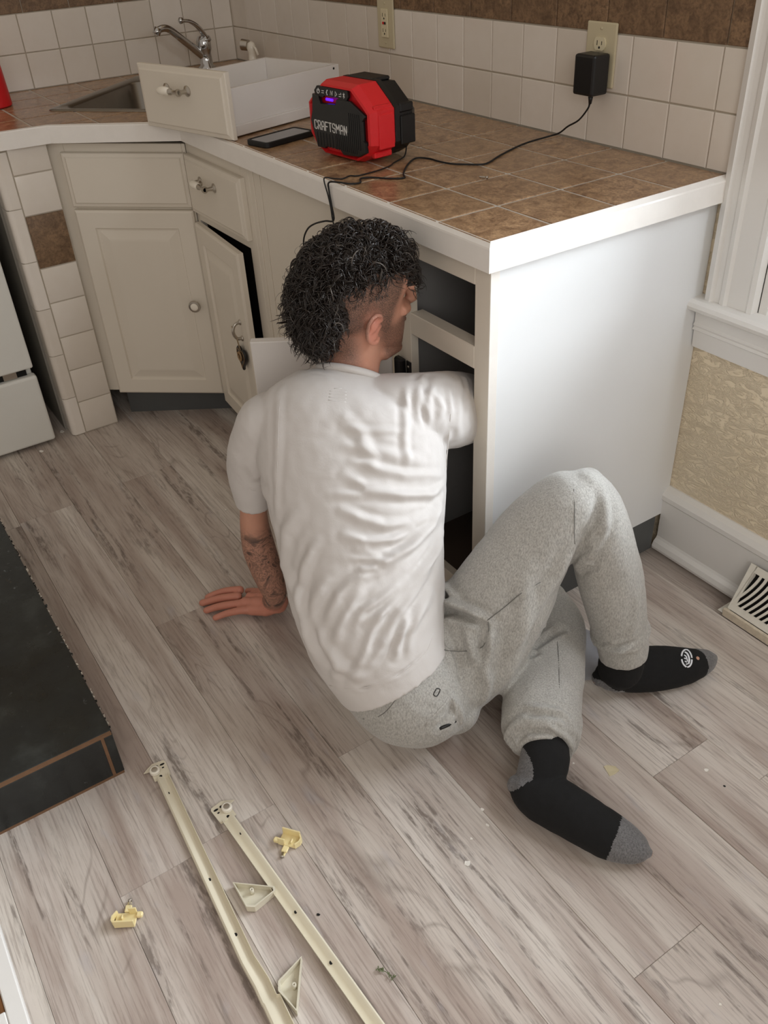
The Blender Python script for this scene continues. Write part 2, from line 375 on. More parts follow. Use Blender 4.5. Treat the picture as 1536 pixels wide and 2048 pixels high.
# ================================================================ COUNTERTOP
B1 = Vector((-1.95, -0.608)); B2 = Vector((-2.15, -0.90)); XC = -2.15
dd = (B2 - B1).normalized(); nn = Vector((-dd.y, dd.x)); nn = nn if nn.x > 0 else -nn   # outward (towards the room)
def clip(poly, f, keep_pos):
    out = []; n = len(poly)
    for i in range(n):
        a, b = poly[i], poly[(i + 1) % n]; fa, fb = f(a), f(b)
        if not keep_pos: fa, fb = -fa, -fb
        if fa >= 0: out.append(a)
        if fa * fb < 0: t = fa / (fa - fb); out.append((a[0] + (b[0] - a[0]) * t, a[1] + (b[1] - a[1]) * t))
    return out
def subtract(polys, planes):
    """remove the convex region where every plane function is positive"""
    res = []
    for P in polys:
        rest = P
        for f in planes:
            if len(rest) < 3: break
            keep = clip(rest, f, False)
            if len(keep) >= 3 and abs(sum(keep[i][0] * keep[(i + 1) % len(keep)][1] - keep[(i + 1) % len(keep)][0] * keep[i][1] for i in range(len(keep)))) > 1e-5: res.append(keep)
            rest = clip(rest, f, True)
    return res
IN = 0.0085
outside = [lambda q: -0.608 + IN - q[1], lambda q: (q[0] - B1.x + nn.x * IN) * nn.x + (q[1] - B1.y + nn.y * IN) * nn.y, lambda q: q[0] - XC + IN]
SO = Vector((-2.405, -0.832)); e1 = Vector((0.755, 0.656)); e2 = Vector((-0.656, 0.755)); SW, SD = 0.55, 0.555
hole = [lambda q: (Vector(q[:2]) - SO).dot(e1) - 0.012, lambda q: SW - 0.012 - (Vector(q[:2]) - SO).dot(e1), lambda q: (Vector(q[:2]) - SO).dot(e2) - 0.012, lambda q: SD - 0.012 - (Vector(q[:2]) - SO).dot(e2)]
ct = thing('tiled_countertop', 'L-shaped kitchen countertop of brown tiles with a white painted front edge', 'countertop', (-1.6, -0.3, 0.915))
mb = MB(); ids = []
xs = sorted([-0.6505] + [-0.7975 - 0.1545 * k for k in range(14) if -0.7975 - 0.1545 * k > XL + 0.01] + [XL + 0.007])
ys = sorted([-0.0, -0.1525, -0.307, -0.4615, -0.589] + [-0.6155 - 0.1545 * k for k in range(0, 4)] + [-1.105]); ys[-1] = -0.012
ys = [-1.105, -0.924, -0.770, -0.616, -0.4615, -0.307, -0.1525, -0.0115]
g = 0.0034
for i in range(len(xs) - 1):
    for j in range(len(ys) - 1):
        cell = [(xs[i] + g, ys[j] + g), (xs[i + 1] - g, ys[j] + g), (xs[i + 1] - g, ys[j + 1] - g), (xs[i] + g, ys[j + 1] - g)]
        if i == len(xs) - 2 : cell = [(xs[i] + g, ys[j] + g), (xs[i + 1], ys[j] + g), (xs[i + 1], ys[j + 1] - g), (xs[i] + g, ys[j + 1] - g)]
        v = random.random()
        polys = subtract([cell], outside)
        whole = len(polys) == 1 and len(polys[0]) == 4
        polys = subtract(polys, hole)
        for P in polys:
            n0 = len(mb.f); mb.prism(P, 0.905, 0.915, 0, 0.0009 if (whole and len(polys) == 1) else 0.0); ids += [v] * (len(mb.f) - n0)
for P in subtract(subtract([[(XL + 0.007, -1.105), (-0.6505, -1.105), (-0.6505, -0.0115), (XL + 0.007, -0.0115)]], outside), hole):
    mb.prism(P, 0.885, 0.9135, 1)
pad_ids(mb, ids)
o = mb.build('tile_surface', [M['counter_tile'], M['grout_grey']], ct); set_tid(o, lambda i: ids[i])
# front edge: mitred strip following the outline
def offs(pts, d):
    out = []
    for i, q in enumerate(pts):
        ns = []
        for a, b in ((i - 1, i), (i, i + 1)):
            if a >= 0 and b < len(pts):
                t = (Vector(pts[b][:2]) - Vector(pts[a][:2])).normalized(); ns.append(Vector((-t.y, t.x)))
        n_ = sum(ns, Vector((0, 0))).normalized(); k = 1 / max(0.3, n_.dot(ns[0])); out.append((q[0] + n_.x * d * k, q[1] + n_.y * d * k))
    return out
line = [(-0.641, -0.0015, 0.866, 0.9075), (-0.641, -0.608, 0.866, 0.9075), (B1.x, B1.y, 0.868, 0.912), (B2.x, B2.y, 0.878, 0.922), (XC, -1.105, 0.882, 0.926)]
inner = offs([(q[0], q[1]) for q in line], -0.0110)
rings = []
for q, w in zip(line, inner):
    o2 = Vector((q[0], q[1])); i2 = Vector(w); s = (i2 - o2) * 0.1
    rings.append([(o2.x, o2.y, q[2]), (o2.x, o2.y, q[3] - 0.002), (o2.x + s.x, o2.y + s.y, q[3] + 0.001), (i2.x, i2.y, max(0.9158, q[3] + 0.002)), (i2.x, i2.y, q[2])])
mb = MB(); mb.loft(rings, 0, False, True); mb.build('front_edge', M['edge_white'], ct)

# ================================================================ CABINETS
def bar_pull(parent, o, x, z, L=0.096, porcelain_left=True):
    """horizontal metal pull with flared rosettes and one porcelain sleeve; o = centre on the surface, x = along, z = up"""
    F = frame(o, x, z); h = L / 2
    pull = MB(F); out = 0.026
    for s in (-1, 1): pull.lathe([(0.0125, 0), (0.0125, 0.002), (0.006, 0.006), (0.005, 0.016), (0.0062, out)], (s * h, 0, 0), (0, 1, 0), 16)
    pull.tube([(-h, out, 0), (h, out, 0)], 0.0052, 12)
    pull.lathe([(0.0052, 0.002), (0.0078, 0.004), (0.0078, 0.008), (0.0052, 0.012), (0.0055, 0.03), (0.009, h - 0.004), (0.009, h)], (0, out, 0), (-1, 0, 0), 16)
    po = pull.build('handle', M['nickel'], parent, 40)
    sl = MB(F); sl.lathe([(0.0062, -h - 0.002), (0.0092, -h + 0.004), (0.0105, -h * 0.5), (0.0092, -0.003), (0.0062, 0.001)], (0, out, 0), (-1, 0, 0), 18)
    so = sl.build('porcelain_sleeve', M['porcelain'], po, 60); return po
DOOR = lambda t: [(0.0, t - 0.006), (0.0015, t - 0.003), (0.006, t), (0.050, t), (0.053, t - 0.006), (0.058, t - 0.0065), (0.083, t - 0.0005), (0.088, t)]
FLAT = lambda t: [(0.0, t - 0.008), (0.002, t - 0.005), (0.010, t - 0.003), (0.014, t)]

# --- end cabinet the man reaches into
ec = thing('base_cabinet', 'white end base cabinet with its drawer out and an empty open front, sleeve reaching inside', 'cabinet', (-0.8, -0.3, 0.0))
mb = MB(); fy0, fy1 = YF, YF + 0.019
mb.box(-0.7065, XE, fy0, fy1, 0.0, 0.866, 0.0012)                       # right stile
mb.box(-0.960, -0.912, fy0, fy1, 0.075, 0.866, 0.0012)                  # left stile
mb.box(-0.9118, -0.7067, fy0, fy1, 0.822, 0.866, 0.0012)               # top rail
mb.box(-0.9118, -0.7067, fy0, fy1 + 0.012, 0.659, 0.7045, 0.0015)      # drawer rail
mb.box(-0.9118, -0.7067, fy0, fy1, 0.075, 0.115, 0.0012)
mb.build('face_frame', M['cream'], ec)
MB().box(XE + 0.0001, XE + 0.0016, fy0, fy1 + 0.001, 0.0, 0.866, 0.0004).build('edge_strip', M['edge_white'], ec)
mb = MB(); mb.box(-0.682, XE - 0.002, fy1 + 0.0005, -0.001, 0.100, 0.866, 0.001); mb.build('end_panel', M['panel_white'], ec)
MB().box(-0.960, -0.946, fy1 + 0.0005, -0.03, 0.10, 0.86).build('partition', M['interior_grey'], ec)
MB().box(-0.9455, -0.6825, fy1 + 0.0005, -0.03, 0.10, 0.114).build('bottom_shelf', M['interior'], ec)
MB().box(-0.9455, -0.6825, -0.03, -0.022, 0.10, 0.86).build('back_panel', M['interior'], ec)
mb = MB(); mb.box(-0.6832, XE - 0.003, -0.567, -0.036, 0.0, 0.0995); mb.build('kick_board', M['kick'], ec)
# black hinge on the left stile
mb = MB(); mb.box(-0.9285, -0.9125, YF - 0.003, YF - 0.0002, 0.555, 0.595, 0.001); mb.box(-0.958, -0.930, YF - 0.016, YF - 0.0005, 0.552, 0.598, 0.004)
for z in (0.565, 0.583): mb.lathe([(0.003, 0), (0.003, 0.0015), (0.001, 0.002)], (-0.9205, YF - 0.003, z), (0, -1, 0), 10, mat=1)
mb.build('hinge', [M['black'], M['nickel']], ec)
# its door, swung wide open, plain back towards the room
dv = Vector((-1.124 + 0.958, -0.842 + 0.603, 0)).normalized(); DF = frame((-0.958, -0.603, 0.075), dv, (0, 0, 1))
mb = MB(DF); mb.panel(0.293, 0.571, [(0.0, 0.0105), (0.002, 0.012)], -0.008, M=Matrix.Identity(4))
mb.lathe([(0.003, 0.0), (0.003, 0.0006)], (0.255, 0.0122, 0.44), (0, 1, 0), 10, mat=1)
mb.build('door', [M['melamine'], M['dark_hole']], ec)

# --- plain filler panel
fp = thing('filler_panel', 'flat cream painted plywood panel under the counter behind the curly-haired head', 'panel', (-1.27, YF, 0.0))
mb = MB(); mb.box(-1.598, -0.9615, YF + 0.006, YF + 0.018, 0.0, 0.866); mb.box(-1.598, -1.578, YF + 0.001, YF + 0.0058, 0.0, 0.866, 0.0008); mb.box(-1.5776, -1.545, YF + 0.004, YF + 0.0059, 0.0, 0.866, 0.0008)
mb.build('sheet', M['cream'], fp)

# --- drawer cabinet with the door ajar
dc = thing('drawer_cabinet', 'narrow cream cabinet beside the corner cabinet, drawer above a door left ajar', 'cabinet', (-1.8, YF, 0.0))
mb = MB()
mb.box(-1.985, -1.966, YF, YF + 0.019, 0.06, 0.866); mb.box(-1.6425, -1.5985, YF, YF + 0.019, 0.0, 0.866, 0.001)
mb.box(-1.9658, -1.6427, YF, YF + 0.019, 0.822, 0.866); mb.box(-1.9658, -1.6427, YF, YF + 0.019, 0.648, 0.686); mb.box(-1.9658, -1.6427, YF, YF + 0.019, 0.06, 0.078)
mb.build('face_frame', M['cream'], dc)
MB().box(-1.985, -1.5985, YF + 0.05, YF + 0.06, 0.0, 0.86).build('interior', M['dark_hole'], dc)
MB().box(-1.985, -1.5985, YF + 0.035, YF + 0.0495, 0.0, 0.0595).build('kick_board', M['kick'], dc)
F = frame((-1.622, YF - 0.001, 0.676), (-1, 0, 0), (0, 0, 1))
def outF(o, left, width_dir): return None
# drawer front (front faces -y): x axis left->right seen from outside is +x, so y = z cross x = +y; mirror by giving x=-x
mb = MB(frame((-1.622, YF - 0.0005, 0.674), (-1, 0, 0), (0, 0, 1))); mb.panel(0.350, 0.157, FLAT(0.020))
df = mb.build('drawer_front', M['cream'], dc); bar_pull(df, (-1.822, YF - 0.0205, 0.778), (-1, 0, 0), (0, 0, 1), 0.09)
a = R_(4.5); dx = Vector((math.cos(a), -math.sin(a), 0))
mb = MB(frame(Vector((-1.966, YF - 0.002, 0.066)) + dx * 0.334, -dx, (0, 0, 1))); mb.panel(0.334, 0.578, DOOR(0.019))
dr = mb.build('door', M['cream'], dc)
hp = Vector((-1.966, YF - 0.002, 0)) + dx * 0.282 + Vector((-math.sin(a), -math.cos(a), 0)) * 0.0195
mb = MB(frame((hp.x, hp.y, 0.415), -dx, (0, 0, 1))); mb.tube(smooth_path([(0, 0, 0.024), (0, 0.016, 0.02), (0, 0.024, 0.0), (0, 0.016, -0.02), (0, 0, -0.024)], 5), 0.0045, 10)
for s in (-1, 1): mb.lathe([(0.008, 0), (0.008, 0.002), (0.004, 0.005)], (0, 0, s * 0.024), (0, 1, 0), 14)
mb.build('handle', M['nickel'], dr, 60)
# heart charm hanging from that pull
hc = thing('heart_ornament', 'black heart ornament with tan trim hanging from the pull of the ajar door', 'ornament', (hp.x, hp.y, 0.34))
HF = frame((hp.x, hp.y, 0.336), -dx, (0, 0, 1)) @ Matrix.Translation((0, 0.004, 0))
hpts = []
for k in range(40):
    t = 2 * PI * k / 40; hpts.append((0.0024 * 16 * math.sin(t) ** 3 * 0.9, 0.0024 * (13 * math.cos(t) - 5 * math.cos(2 * t) - 2 * math.cos(3 * t) - math.cos(4 * t))))
mb = MB(HF); mb.loft([[(x * s, y, z * s) for x, z in hpts] for s, y in ((0.94, 0.0), (1.0, 0.002), (1.0, 0.006), (0.92, 0.009))], 0, False, True); mb.build('heart', M['black'], hc)
mb = MB(HF); mb.tube([(x * 0.80, 0.0095, z * 0.80) for x, z in hpts] + [(hpts[0][0] * .8, 0.0095, hpts[0][1] * .8)], 0.0009, 6)
mb.tube([(0.012 * math.cos(t), 0.012, 0.004 + 0.012 * math.sin(t)) for t in [2 * PI * k / 16 for k in range(17)]], 0.003, 8)
mb.build('trim', plain('tan_cord_trim', rgb(150, 120, 84), 0.6), hc)
mb = MB(HF); mb.tube([(0.0, 0.008, 0.02), (0.004, 0.012, 0.055), (0.0, 0.022, 0.098)], 0.0012, 6); mb.tube([(-0.004, 0.008, 0.02), (-0.004, 0.012, 0.055), (0.0, 0.022, 0.098)], 0.0012, 6)
mb.build('cord', plain('natural_string', rgb(170, 150, 120), 0.8), hc)

# --- diagonal corner cabinet
A0 = Vector((-1.985, -0.585)); DN = Vector((0.8257, -0.5640)); DDr = Vector((-0.5640, -0.8257))      # out of the face, and right-to-left along it
cc = thing('corner_cabinet', 'diagonal cream corner sink cabinet with a blank drawer front above one raised-panel door', 'cabinet', (-2.09, -0.74, 0.0))
SK = 0.05
SH = Matrix.Identity(4); SH[2][0] = SK          # local x runs right-to-left
CF = frame((A0.x, A0.y, 0.0), (DDr.x, DDr.y, 0), (0, 0, 1)) @ SH
def cbox(mb, x0, x1, y0, y1, z0, z1, bev=0.001): mb.box(x0, x1, y0, y1, z0, z1, bev, M=Matrix.Identity(4))
chk = (CF @ Vector((0, 1, 0)) - CF @ Vector((0, 0, 0))).dot(Vector((DN.x, DN.y, 0)))
if chk < 0: CF = frame((A0.x, A0.y, 0.0), (DDr.x, DDr.y, 0), (0, 0, 1)) @ Matrix.Diagonal((1, -1, 1, 1)) @ SH
mb = MB(CF)
cbox(mb, 0.002, 0.012, -0.019, 0.0, 0.09, 0.852); cbox(mb, 0.340, 0.395, -0.019, 0.0, 0.09, 0.852); cbox(mb, 0.0122, 0.3398, -0.019, 0.0, 0.826, 0.852); cbox(mb, 0.0122, 0.3398, -0.019, 0.0, 0.665, 0.69); cbox(mb, 0.0122, 0.3398, -0.019, 0.0, 0.09, 0.11)
mb.build('face_frame', M['cream'], cc)
mb = MB(CF @ Matrix.Translation((0.006, 0.0006, 0.682))); mb.panel(0.342, 0.148, FLAT(0.019)); mb.build('drawer_front', M['cream'], cc)
mb = MB(CF @ Matrix.Translation((0.006, 0.0006, 0.088))); mb.panel(0.342, 0.586, DOOR(0.019)); cd = mb.build('door', M['cream'], cc)
mb = MB(CF @ Matrix.Translation((0.046, 0.0196, 0.395)))
mb.lathe([(0.008, 0), (0.006, 0.004), (0.006, 0.010), (0.0165, 0.016), (0.0180, 0.020), (0.0168, 0.0255), (0.0118, 0.0262)], (0, 0, 0), (0, 1, 0), 24, 0)
mb.lathe([(0.0116, 0.0235), (0.0116, 0.0265), (0.009, 0.0282), (0.004, 0.0290)], (0, 0, 0), (0, 1, 0), 24, 1)
mb.build('knob', [M['nickel'], M['porcelain']], cd, 60)
KB = frame((A0.x - DN.x * 0.055 + 0.02, A0.y - DN.y * 0.055 + 0.015, 0), (DDr.x, DDr.y, 0), (0, 0, 1))
MB(KB).box(-0.10, 0.372, -0.012, 0.0, 0.0, 0.10).build('kick_board', M['kick'], cc)

# --- tiled pillar between corner cabinet and stove
tp = thing('tiled_pillar', 'white tiled end pillar with one brown tile beside the stove', 'pillar', (-2.2, -0.98, 0.0))
mb = MB(); ids = []
mb.box(-2.80, -2.180, -1.052, -0.9075, 0.0, 0.885, 0.0, mat=2); pad_ids(mb, ids)
zs_ = [0.002, 0.1108, 0.2216, 0.3316, 0.4416, 0.5472]
tile_field(mb, (-2.180, 0, 0), (0, 1, 0), (0, 0, 1), (1, 0, 0), [-1.0165, -0.9080], zs_, ids=ids)
tile_field(mb, (-2.180, 0, 0), (0, 1, 0), (0, 0, 1), (1, 0, 0), [-1.0165, -0.9080], [0.5472, 0.6970], mat=1, ids=ids)
tile_field(mb, (-2.180, 0, 0), (0, 1, 0), (0, 0, 1), (1, 0, 0), [-1.0165, -0.9080], [0.6970, 0.8070, 0.884], ids=ids)
zz = [0.002, 0.133, 0.280, 0.4284, 0.5713, 0.721, 0.872]
for i in range(len(zz) - 1):          # bullnose strip
    n0 = len(mb.f); z0, z1 = zz[i] + 0.0012, zz[i + 1] - 0.0012
    arc = [(-2.1765, -1.0185), (-2.1765, -1.040)] + [(-2.1915 + 0.015 * math.cos(t), -1.044 - 0.015 * math.sin(t)) for t in [R_(q) for q in (0, 22, 45, 68, 90)]] + [(-2.24, -1.059), (-2.24, -1.052), (-2.18, -1.0185)]
    mb.loft([[(x, y, z) for x, y in arc] for z in (z0, z1)], 0, False, True); ids += [random.random()] * (len(mb.f) - n0)
o = mb.build('tiles', [M['tile'], M['brown_tile'], M['grout'], M['kick']], tp, 35); set_tid(o, lambda i: ids[i])
MB().box(-2.80, -2.242, -1.066, -1.0525, 0.0, 0.885).build('side_board', plain('shade_grey_board', rgb(140, 136, 128), 0.6, var=0.1), tp)  # board's grey has the shade of the stove gap put into its colour

# ================================================================ STOVE
st = thing('stove', 'white enamel stove with a storage drawer at the left edge', 'stove', (-2.5, -1.5, 0.0))
mb = MB(); mb.box(-2.80, -2.215, -1.875, -1.118, 0.045, 0.90, 0.004); mb.box(-2.76, -2.28, -1.85, -1.14, 0.0, 0.0445, mat=1); mb.build('body', [M['enamel'], M['black']], st)
MB().box(-2.214, -2.181, -1.874, -1.1135, 0.262, 0.80, 0.006, seg=3).build('oven_door', M['enamel'], st)
MB().box(-2.214, -2.177, -1.876, -1.1120, 0.012, 0.238, 0.008, seg=3).build('storage_drawer', M['enamel'], st)
mb = MB(); mb.box(-2.2145, -2.198, -1.860, -1.135, 0.2385, 0.2615); mb.build('drawer_gap', M['dark_hole'], st)
MB().box(-2.197, -2.192, -1.205, -1.165, 0.240, 0.260).build('latch_plate', M['nickel'], st)
mb = MB(); mb.tube([(-2.145, -1.84, 0.76), (-2.145, -1.15, 0.76)], 0.011, 12); mb.box(-2.18, -2.140, -1.84, -1.82, 0.75, 0.77, 0.002); mb.box(-2.18, -2.140, -1.17, -1.15, 0.75, 0.77, 0.002); mb.build('handle', M['enamel'], st)
mb = MB(); mb.box(-2.79, -2.23, -1.87, -1.12, 0.9005, 0.915, 0.004); mb.build('cooktop', M['enamel'], st)

# ================================================================ RAISED HEARTH (black tiled platform)
ht = thing('tiled_platform', 'low black slate-tiled platform with copper-coloured grout in the left foreground', 'platform', (-1.2, -1.6, 0.0))
HX0, HX1, HY0, HY1, HH = -1.80, -0.788, -1.672, -1.384, 0.118
MB().box(HX0 + .003, HX1 - 0.001, HY0 + .003, HY1 - 0.004, 0.0, HH - 0.0012, mat=0).build('grout_core', M['copper_grout'], ht)
mb = MB(); ids = []
tile_field(mb, (0, 0, HH - 0.006), (1, 0, 0), (0, 1, 0), (0, 0, 1), [HX0, HX1 - 0.006], [HY0, HY1], gap=0.004, thick=0.006, ids=ids)
mb.build('top_tile', M['slate'], ht)
mb = MB(); tile_field(mb, (HX1 - 0.007, 0, 0), (0, 1, 0), (0, 0, 1), (1, 0, 0), [HY0, -1.407, HY1], [0.004, HH - 0.0025], gap=0.0055, thick=0.007, ids=ids); mb.build('edge_tile', M['slate'], ht)
# chipped adhesive crumbs along its long edge are part of the platform
mb = MB(); random.seed(9)
for k in range(150):
    x = random.uniform(HX0, HX1 - 0.01); r = random.uniform(0.0006, 0.0022) * (1 if random.random() < 0.92 else 1.8)
    bm = bmesh.new(); bmesh.ops.create_icosphere(bm, subdivisions=1, radius=r)
    for v in bm.verts: v.co = Vector((v.co.x * random.uniform(.6, 1.8), v.co.y * random.uniform(.6, 1.2), v.co.z * 0.8)) + Vector((x, HY1 - 0.001 + random.uniform(-0.001, 0.0015), HH - random.uniform(0.001, 0.008)))
    mb.bm(bm, 0 if random.random() < 0.45 else 1)
mb.build('edge_crumbs', [plain('plaster_crumbs', rgb(206, 198, 184), 0.9), M['slate']], ht)['kind'] = 'stuff'

# white framed wooden thing at the bottom left corner
wb = thing('framed_board', 'white-edged brown wooden board lying at the bottom left corner', 'board', (-0.4, -1.80, 0.0))
mb = MB(); mb.box(-0.70, -0.10, -1.700, -1.6735, 0.0, 0.022, 0.002); mb.box(-0.445, -0.20, -1.735, -1.7005, 0.0, 0.022, 0.002); mb.build('edging', M['white_paint'], wb)
MB().box(-0.70, -0.446, -1.95, -1.7015, 0.0, 0.014, 0.001).build('wood_panel', M['wood'], wb)

# ================================================================ THINGS ON THE COUNTER
# --- sink
SM = frame((SO.x, SO.y, 0.9155), (e1.x, e1.y, 0), (0, 0, 1))
sk = thing('kitchen_sink', 'stainless steel corner sink with a square basin set into the brown tiles', 'sink', (SO.x + 0.03, SO.y + 0.37, 0.9155))
def rrect(x0, x1, y0, y1, r, z, n=6):
    out = []
    for cx, cy, a0 in ((x1 - r, y1 - r, 0), (x0 + r, y1 - r, 90), (x0 + r, y0 + r, 180), (x1 - r, y0 + r, 270)):
        out += [(cx + r * math.cos(R_(a0 + 90 * k / n)), cy + r * math.sin(R_(a0 + 90 * k / n)), z) for k in range(n + 1)]
    return out
mb = MB(frame((SO.x, SO.y, 0.9155), (e1.x, e1.y, 0), (0, 0, 1)))
rg = [rrect(0.0, SW, 0, SD, 0.02, 0.0), rrect(0.002, SW - 0.002, 0.002, SD - 0.002, 0.02, 0.003), rrect(0.008, SW - 0.008, 0.008, SD - 0.008, 0.02, 0.0035), rrect(0.030, SW - 0.030, 0.030, SD - 0.085, 0.045, 0.0015),
      rrect(0.036, SW - 0.036, 0.036, SD - 0.091, 0.045, -0.006), rrect(0.045, SW - 0.045, 0.045, SD - 0.10, 0.05, -0.12), rrect(0.07, SW - 0.07, 0.07, SD - 0.125, 0.05, -0.155), rrect(0.20, SW - 0.20, 0.20, SD - 0.26, 0.04, -0.162)]
mb.loft(rg, 0, True, False); n = len(rg[0]); mb.add(rg[-1], [tuple(range(n))], 0)
mb.lathe([(0.045, 0.0), (0.042, 0.003), (0.030, -0.002), (0.004, -0.002)], (SW / 2, SD / 2 - 0.03, -0.161), (0, 0, 1), 24)
mb.build('basin', M['steel'], sk, 50, recalc=False)
# --- faucet
fc = thing('faucet', 'single-lever chrome kitchen faucet behind the sink', 'faucet', (-2.715, -0.178, 0.9155))
mb = MB(); mb.lathe([(0.030, 0), (0.030, 0.006), (0.022, 0.012), (0.020, 0.050), (0.024, 0.060), (0.025, 0.085), (0.018, 0.100), (0.004, 0.104)], (-2.715, -0.178, 0.9155), n=24)
mb.build('body', M['chrome'], fc)
mb = MB(); sp = smooth_path([(-2.715, -0.180, 0.950), (-2.712, -0.208, 0.974), (-2.704, -0.256, 1.014), (-2.697, -0.298, 1.048), (-2.692, -0.322, 1.056), (-2.69, -0.345, 1.052)], 5)
mb.tube(sp, [0.014 - 0.004 * i / len(sp) for i in range(len(sp))], 14); mb.lathe([(0.0125, 0), (0.0125, 0.02), (0.009, 0.021)], (-2.69, -0.340, 1.058), (0, -0.55, -0.83), 16); mb.build('spout', M['chrome'], fc)
mb = MB()
for s in (-0.011, 0.011):
    hpth = smooth_path([(-2.712 + s, -0.166, 1.008), (-2.70 + s, -0.195, 1.045), (-2.695 + s * 0.8, -0.225, 1.066), (-2.69 + s * .2, -0.258, 1.072)], 5); mb.tube(hpth, 0.0052, 10)
mb.lathe([(0.003, -.004), (0.009, 0), (0.010, 0.01), (0.004, 0.014)], (-2.69, -0.252, 1.072), (0, -1, 0), 14); mb.lathe([(0.022, 0), (0.020, 0.012), (0.008, 0.02)], (-2.713, -0.172, 1.000), (0.1, -0.25, 1), 18)
mb.build('lever', M['chrome'], fc)
# --- side sprayer
ss = thing('side_sprayer', 'white sink side sprayer with a chrome ring head in the corner', 'sprayer', (-2.60, -0.055, 0.9155))
mb = MB(); mb.lathe([(0.022, 0), (0.020, 0.01), (0.014, 0.014), (0.013, 0.045), (0.016, 0.06), (0.012, 0.075), (0.003, 0.08)], (-2.60, -0.055, 0.9155), (0, 0, 1), 18); mb.tube([(-2.597, -0.055, 0.985), (-2.575, -0.052, 0.975), (-2.565, -0.05, 0.955)], 0.004, 8); mb.build('grip', M['porcelain'], ss)
mb = MB(); mb.lathe([(0.010, 0), (0.017, 0.004), (0.018, 0.028), (0.014, 0.030), (0.003, 0.028)], (-2.612, -0.056, 0.982), (-0.75, -0.55, 0.1), 20); mb.build('head', M['nickel'], ss, 40)
# --- red canister at the left edge
rc = thing('canister', 'red canister at the left edge on the counter', 'canister', (-2.600, -0.935, 0.915))
mb = MB(); mb.lathe([(0.050, 0), (0.055, 0.004), (0.054, 0.03), (0.050, 0.12), (0.046, 0.135)], (-2.600, -0.935, 0.9155), n=32); mb.build('body', M['red'], rc, 40)
mb = MB(); mb.lathe([(0.046, 0.0), (0.048, 0.004), (0.046, 0.022), (0.02, 0.03)], (-2.600, -0.935, 1.0508), n=32); mb.build('lid', M['red'], rc, 40)

# --- loose drawer
dw = thing('cabinet_drawer', 'white wooden drawer pulled out and set on the counter beside the sink', 'drawer', (-1.9603, -0.6918, 0.9195), R_(15))
DM = world_of(dw)
mb = MB(DM @ frame((0.345, 0.0185, -0.002), (-1, 0, 0), (0, 0, 1))); mb.panel(0.345, 0.150, FLAT(0.0185)); dfr = mb.build('drawer_front', M['cream'], dw)
bar_pull(dfr, DM @ Vector((0.160, 0.0, 0.098)), DM.to_3x3() @ Vector((-1, 0, 0)), (0, 0, 1), 0.082)
mb = MB(DM)
for x in (0.029, 0.305): mb.box(x, x + 0.012, 0.019, 0.415, -0.0008, 0.106, 0.0008)
mb.build('side', M['melamine'], dw)
mb = MB(DM); mb.box(0.0412, 0.3048, 0.403, 0.415, -0.0008, 0.106, 0.0008); mb.build('back', M['melamine'], dw)
mb = MB(DM); mb.box(0.0412, 0.3048, 0.019, 0.0285, -0.0008, 0.106, 0.0008); mb.build('inner_front', M['melamine'], dw)
mb = MB(DM); mb.box(0.0412, 0.3048, 0.0287, 0.4028, 0.012, 0.018); mb.build('bottom', M['melamine'], dw)
mb = MB(DM); mb.box(0.3172, 0.3225, 0.02, 0.41, -0.0012, 0.0235, 0.0015); mb.box(0.3172, 0.3202, 0.02, 0.41, 0.0236, 0.026); mb.lathe([(0.003, 0), (0.003, 0.0006)], (0.3172, 0.395, 0.098), (1, 0, 0), 10, mat=1); mb.lathe([(0.003, 0), (0.003, 0.0006)], (0.3226, 0.33, 0.015), (1, 0, 0), 10, mat=1)
mb.build('runner', [M['melamine'], M['dark_hole']], dw)

# --- radio
rd = thing('jobsite_speaker', 'red and black portable speaker with CRAFTSMAN lettering and a glowing purple light', 'speaker', (-1.295, -0.497, 0.9165), R_(6))
RM = world_of(rd)
def octo(sx, z0, z1, y, cx=0.0, n=None):
    h = z1 - z0; pts = [(-0.062, 0), (0.062, 0), (0.092, .10), (0.113, .26), (0.113, .70), (0.095, .80), (0.056, 1.0), (-0.056, 1.0), (-0.095, .80), (-0.113, .70), (-0.113, .26), (-0.092, .10)]
    return [(cx + x * sx, y, z0 + h * z) for x, z in pts]
mb = MB(RM); mb.loft([octo(0.86, 0.010, 0.138, 0.010), octo(0.90, 0.007, 0.142, 0.002), octo(0.95, 0.004, 0.146, 0.004), octo(1.0, 0.0, 0.152, 0.020), octo(1.0, 0.0, 0.152, 0.066)], 0, False, True)
for s in (-1, 1):      # raised corner ribs
    mb.box(s * 0.112 - 0.004, s * 0.112 + 0.004, 0.022, 0.064, 0.030, 0.100, 0.002); mb.box(s * 0.104 - 0.006, s * 0.104 + 0.006, 0.016, 0.064, 0.104, 0.116, 0.002); mb.box(s * 0.098 - 0.006, s * 0.098 + 0.006, 0.016, 0.064, 0.012, 0.024, 0.002)
mb.build('front_shell', M['red'], rd)
mb = MB(RM); mb.loft([octo(1.01, 0.0, 0.153, 0.0665), octo(1.01, 0.0, 0.153, 0.080), octo(0.97, 0.002, 0.148, 0.082), octo(0.96, 0.002, 0.146, 0.120), octo(0.84, 0.012, 0.128, 0.138)], 0, False, True)
for s in (-1, 1): mb.box(s * 0.106 - 0.008, s * 0.106 + 0.008, 0.082, 0.120, 0.094, 0.112, 0.003); mb.box(s * 0.111 - 0.003, s * 0.111 + 0.003, 0.084, 0.124, 0.030, 0.088, 0.002)
mb.box(-0.048, 0.040, 0.070, 0.120, 0.146, 0.1545, 0.003); mb.build('rear_shell', M['black'], rd)
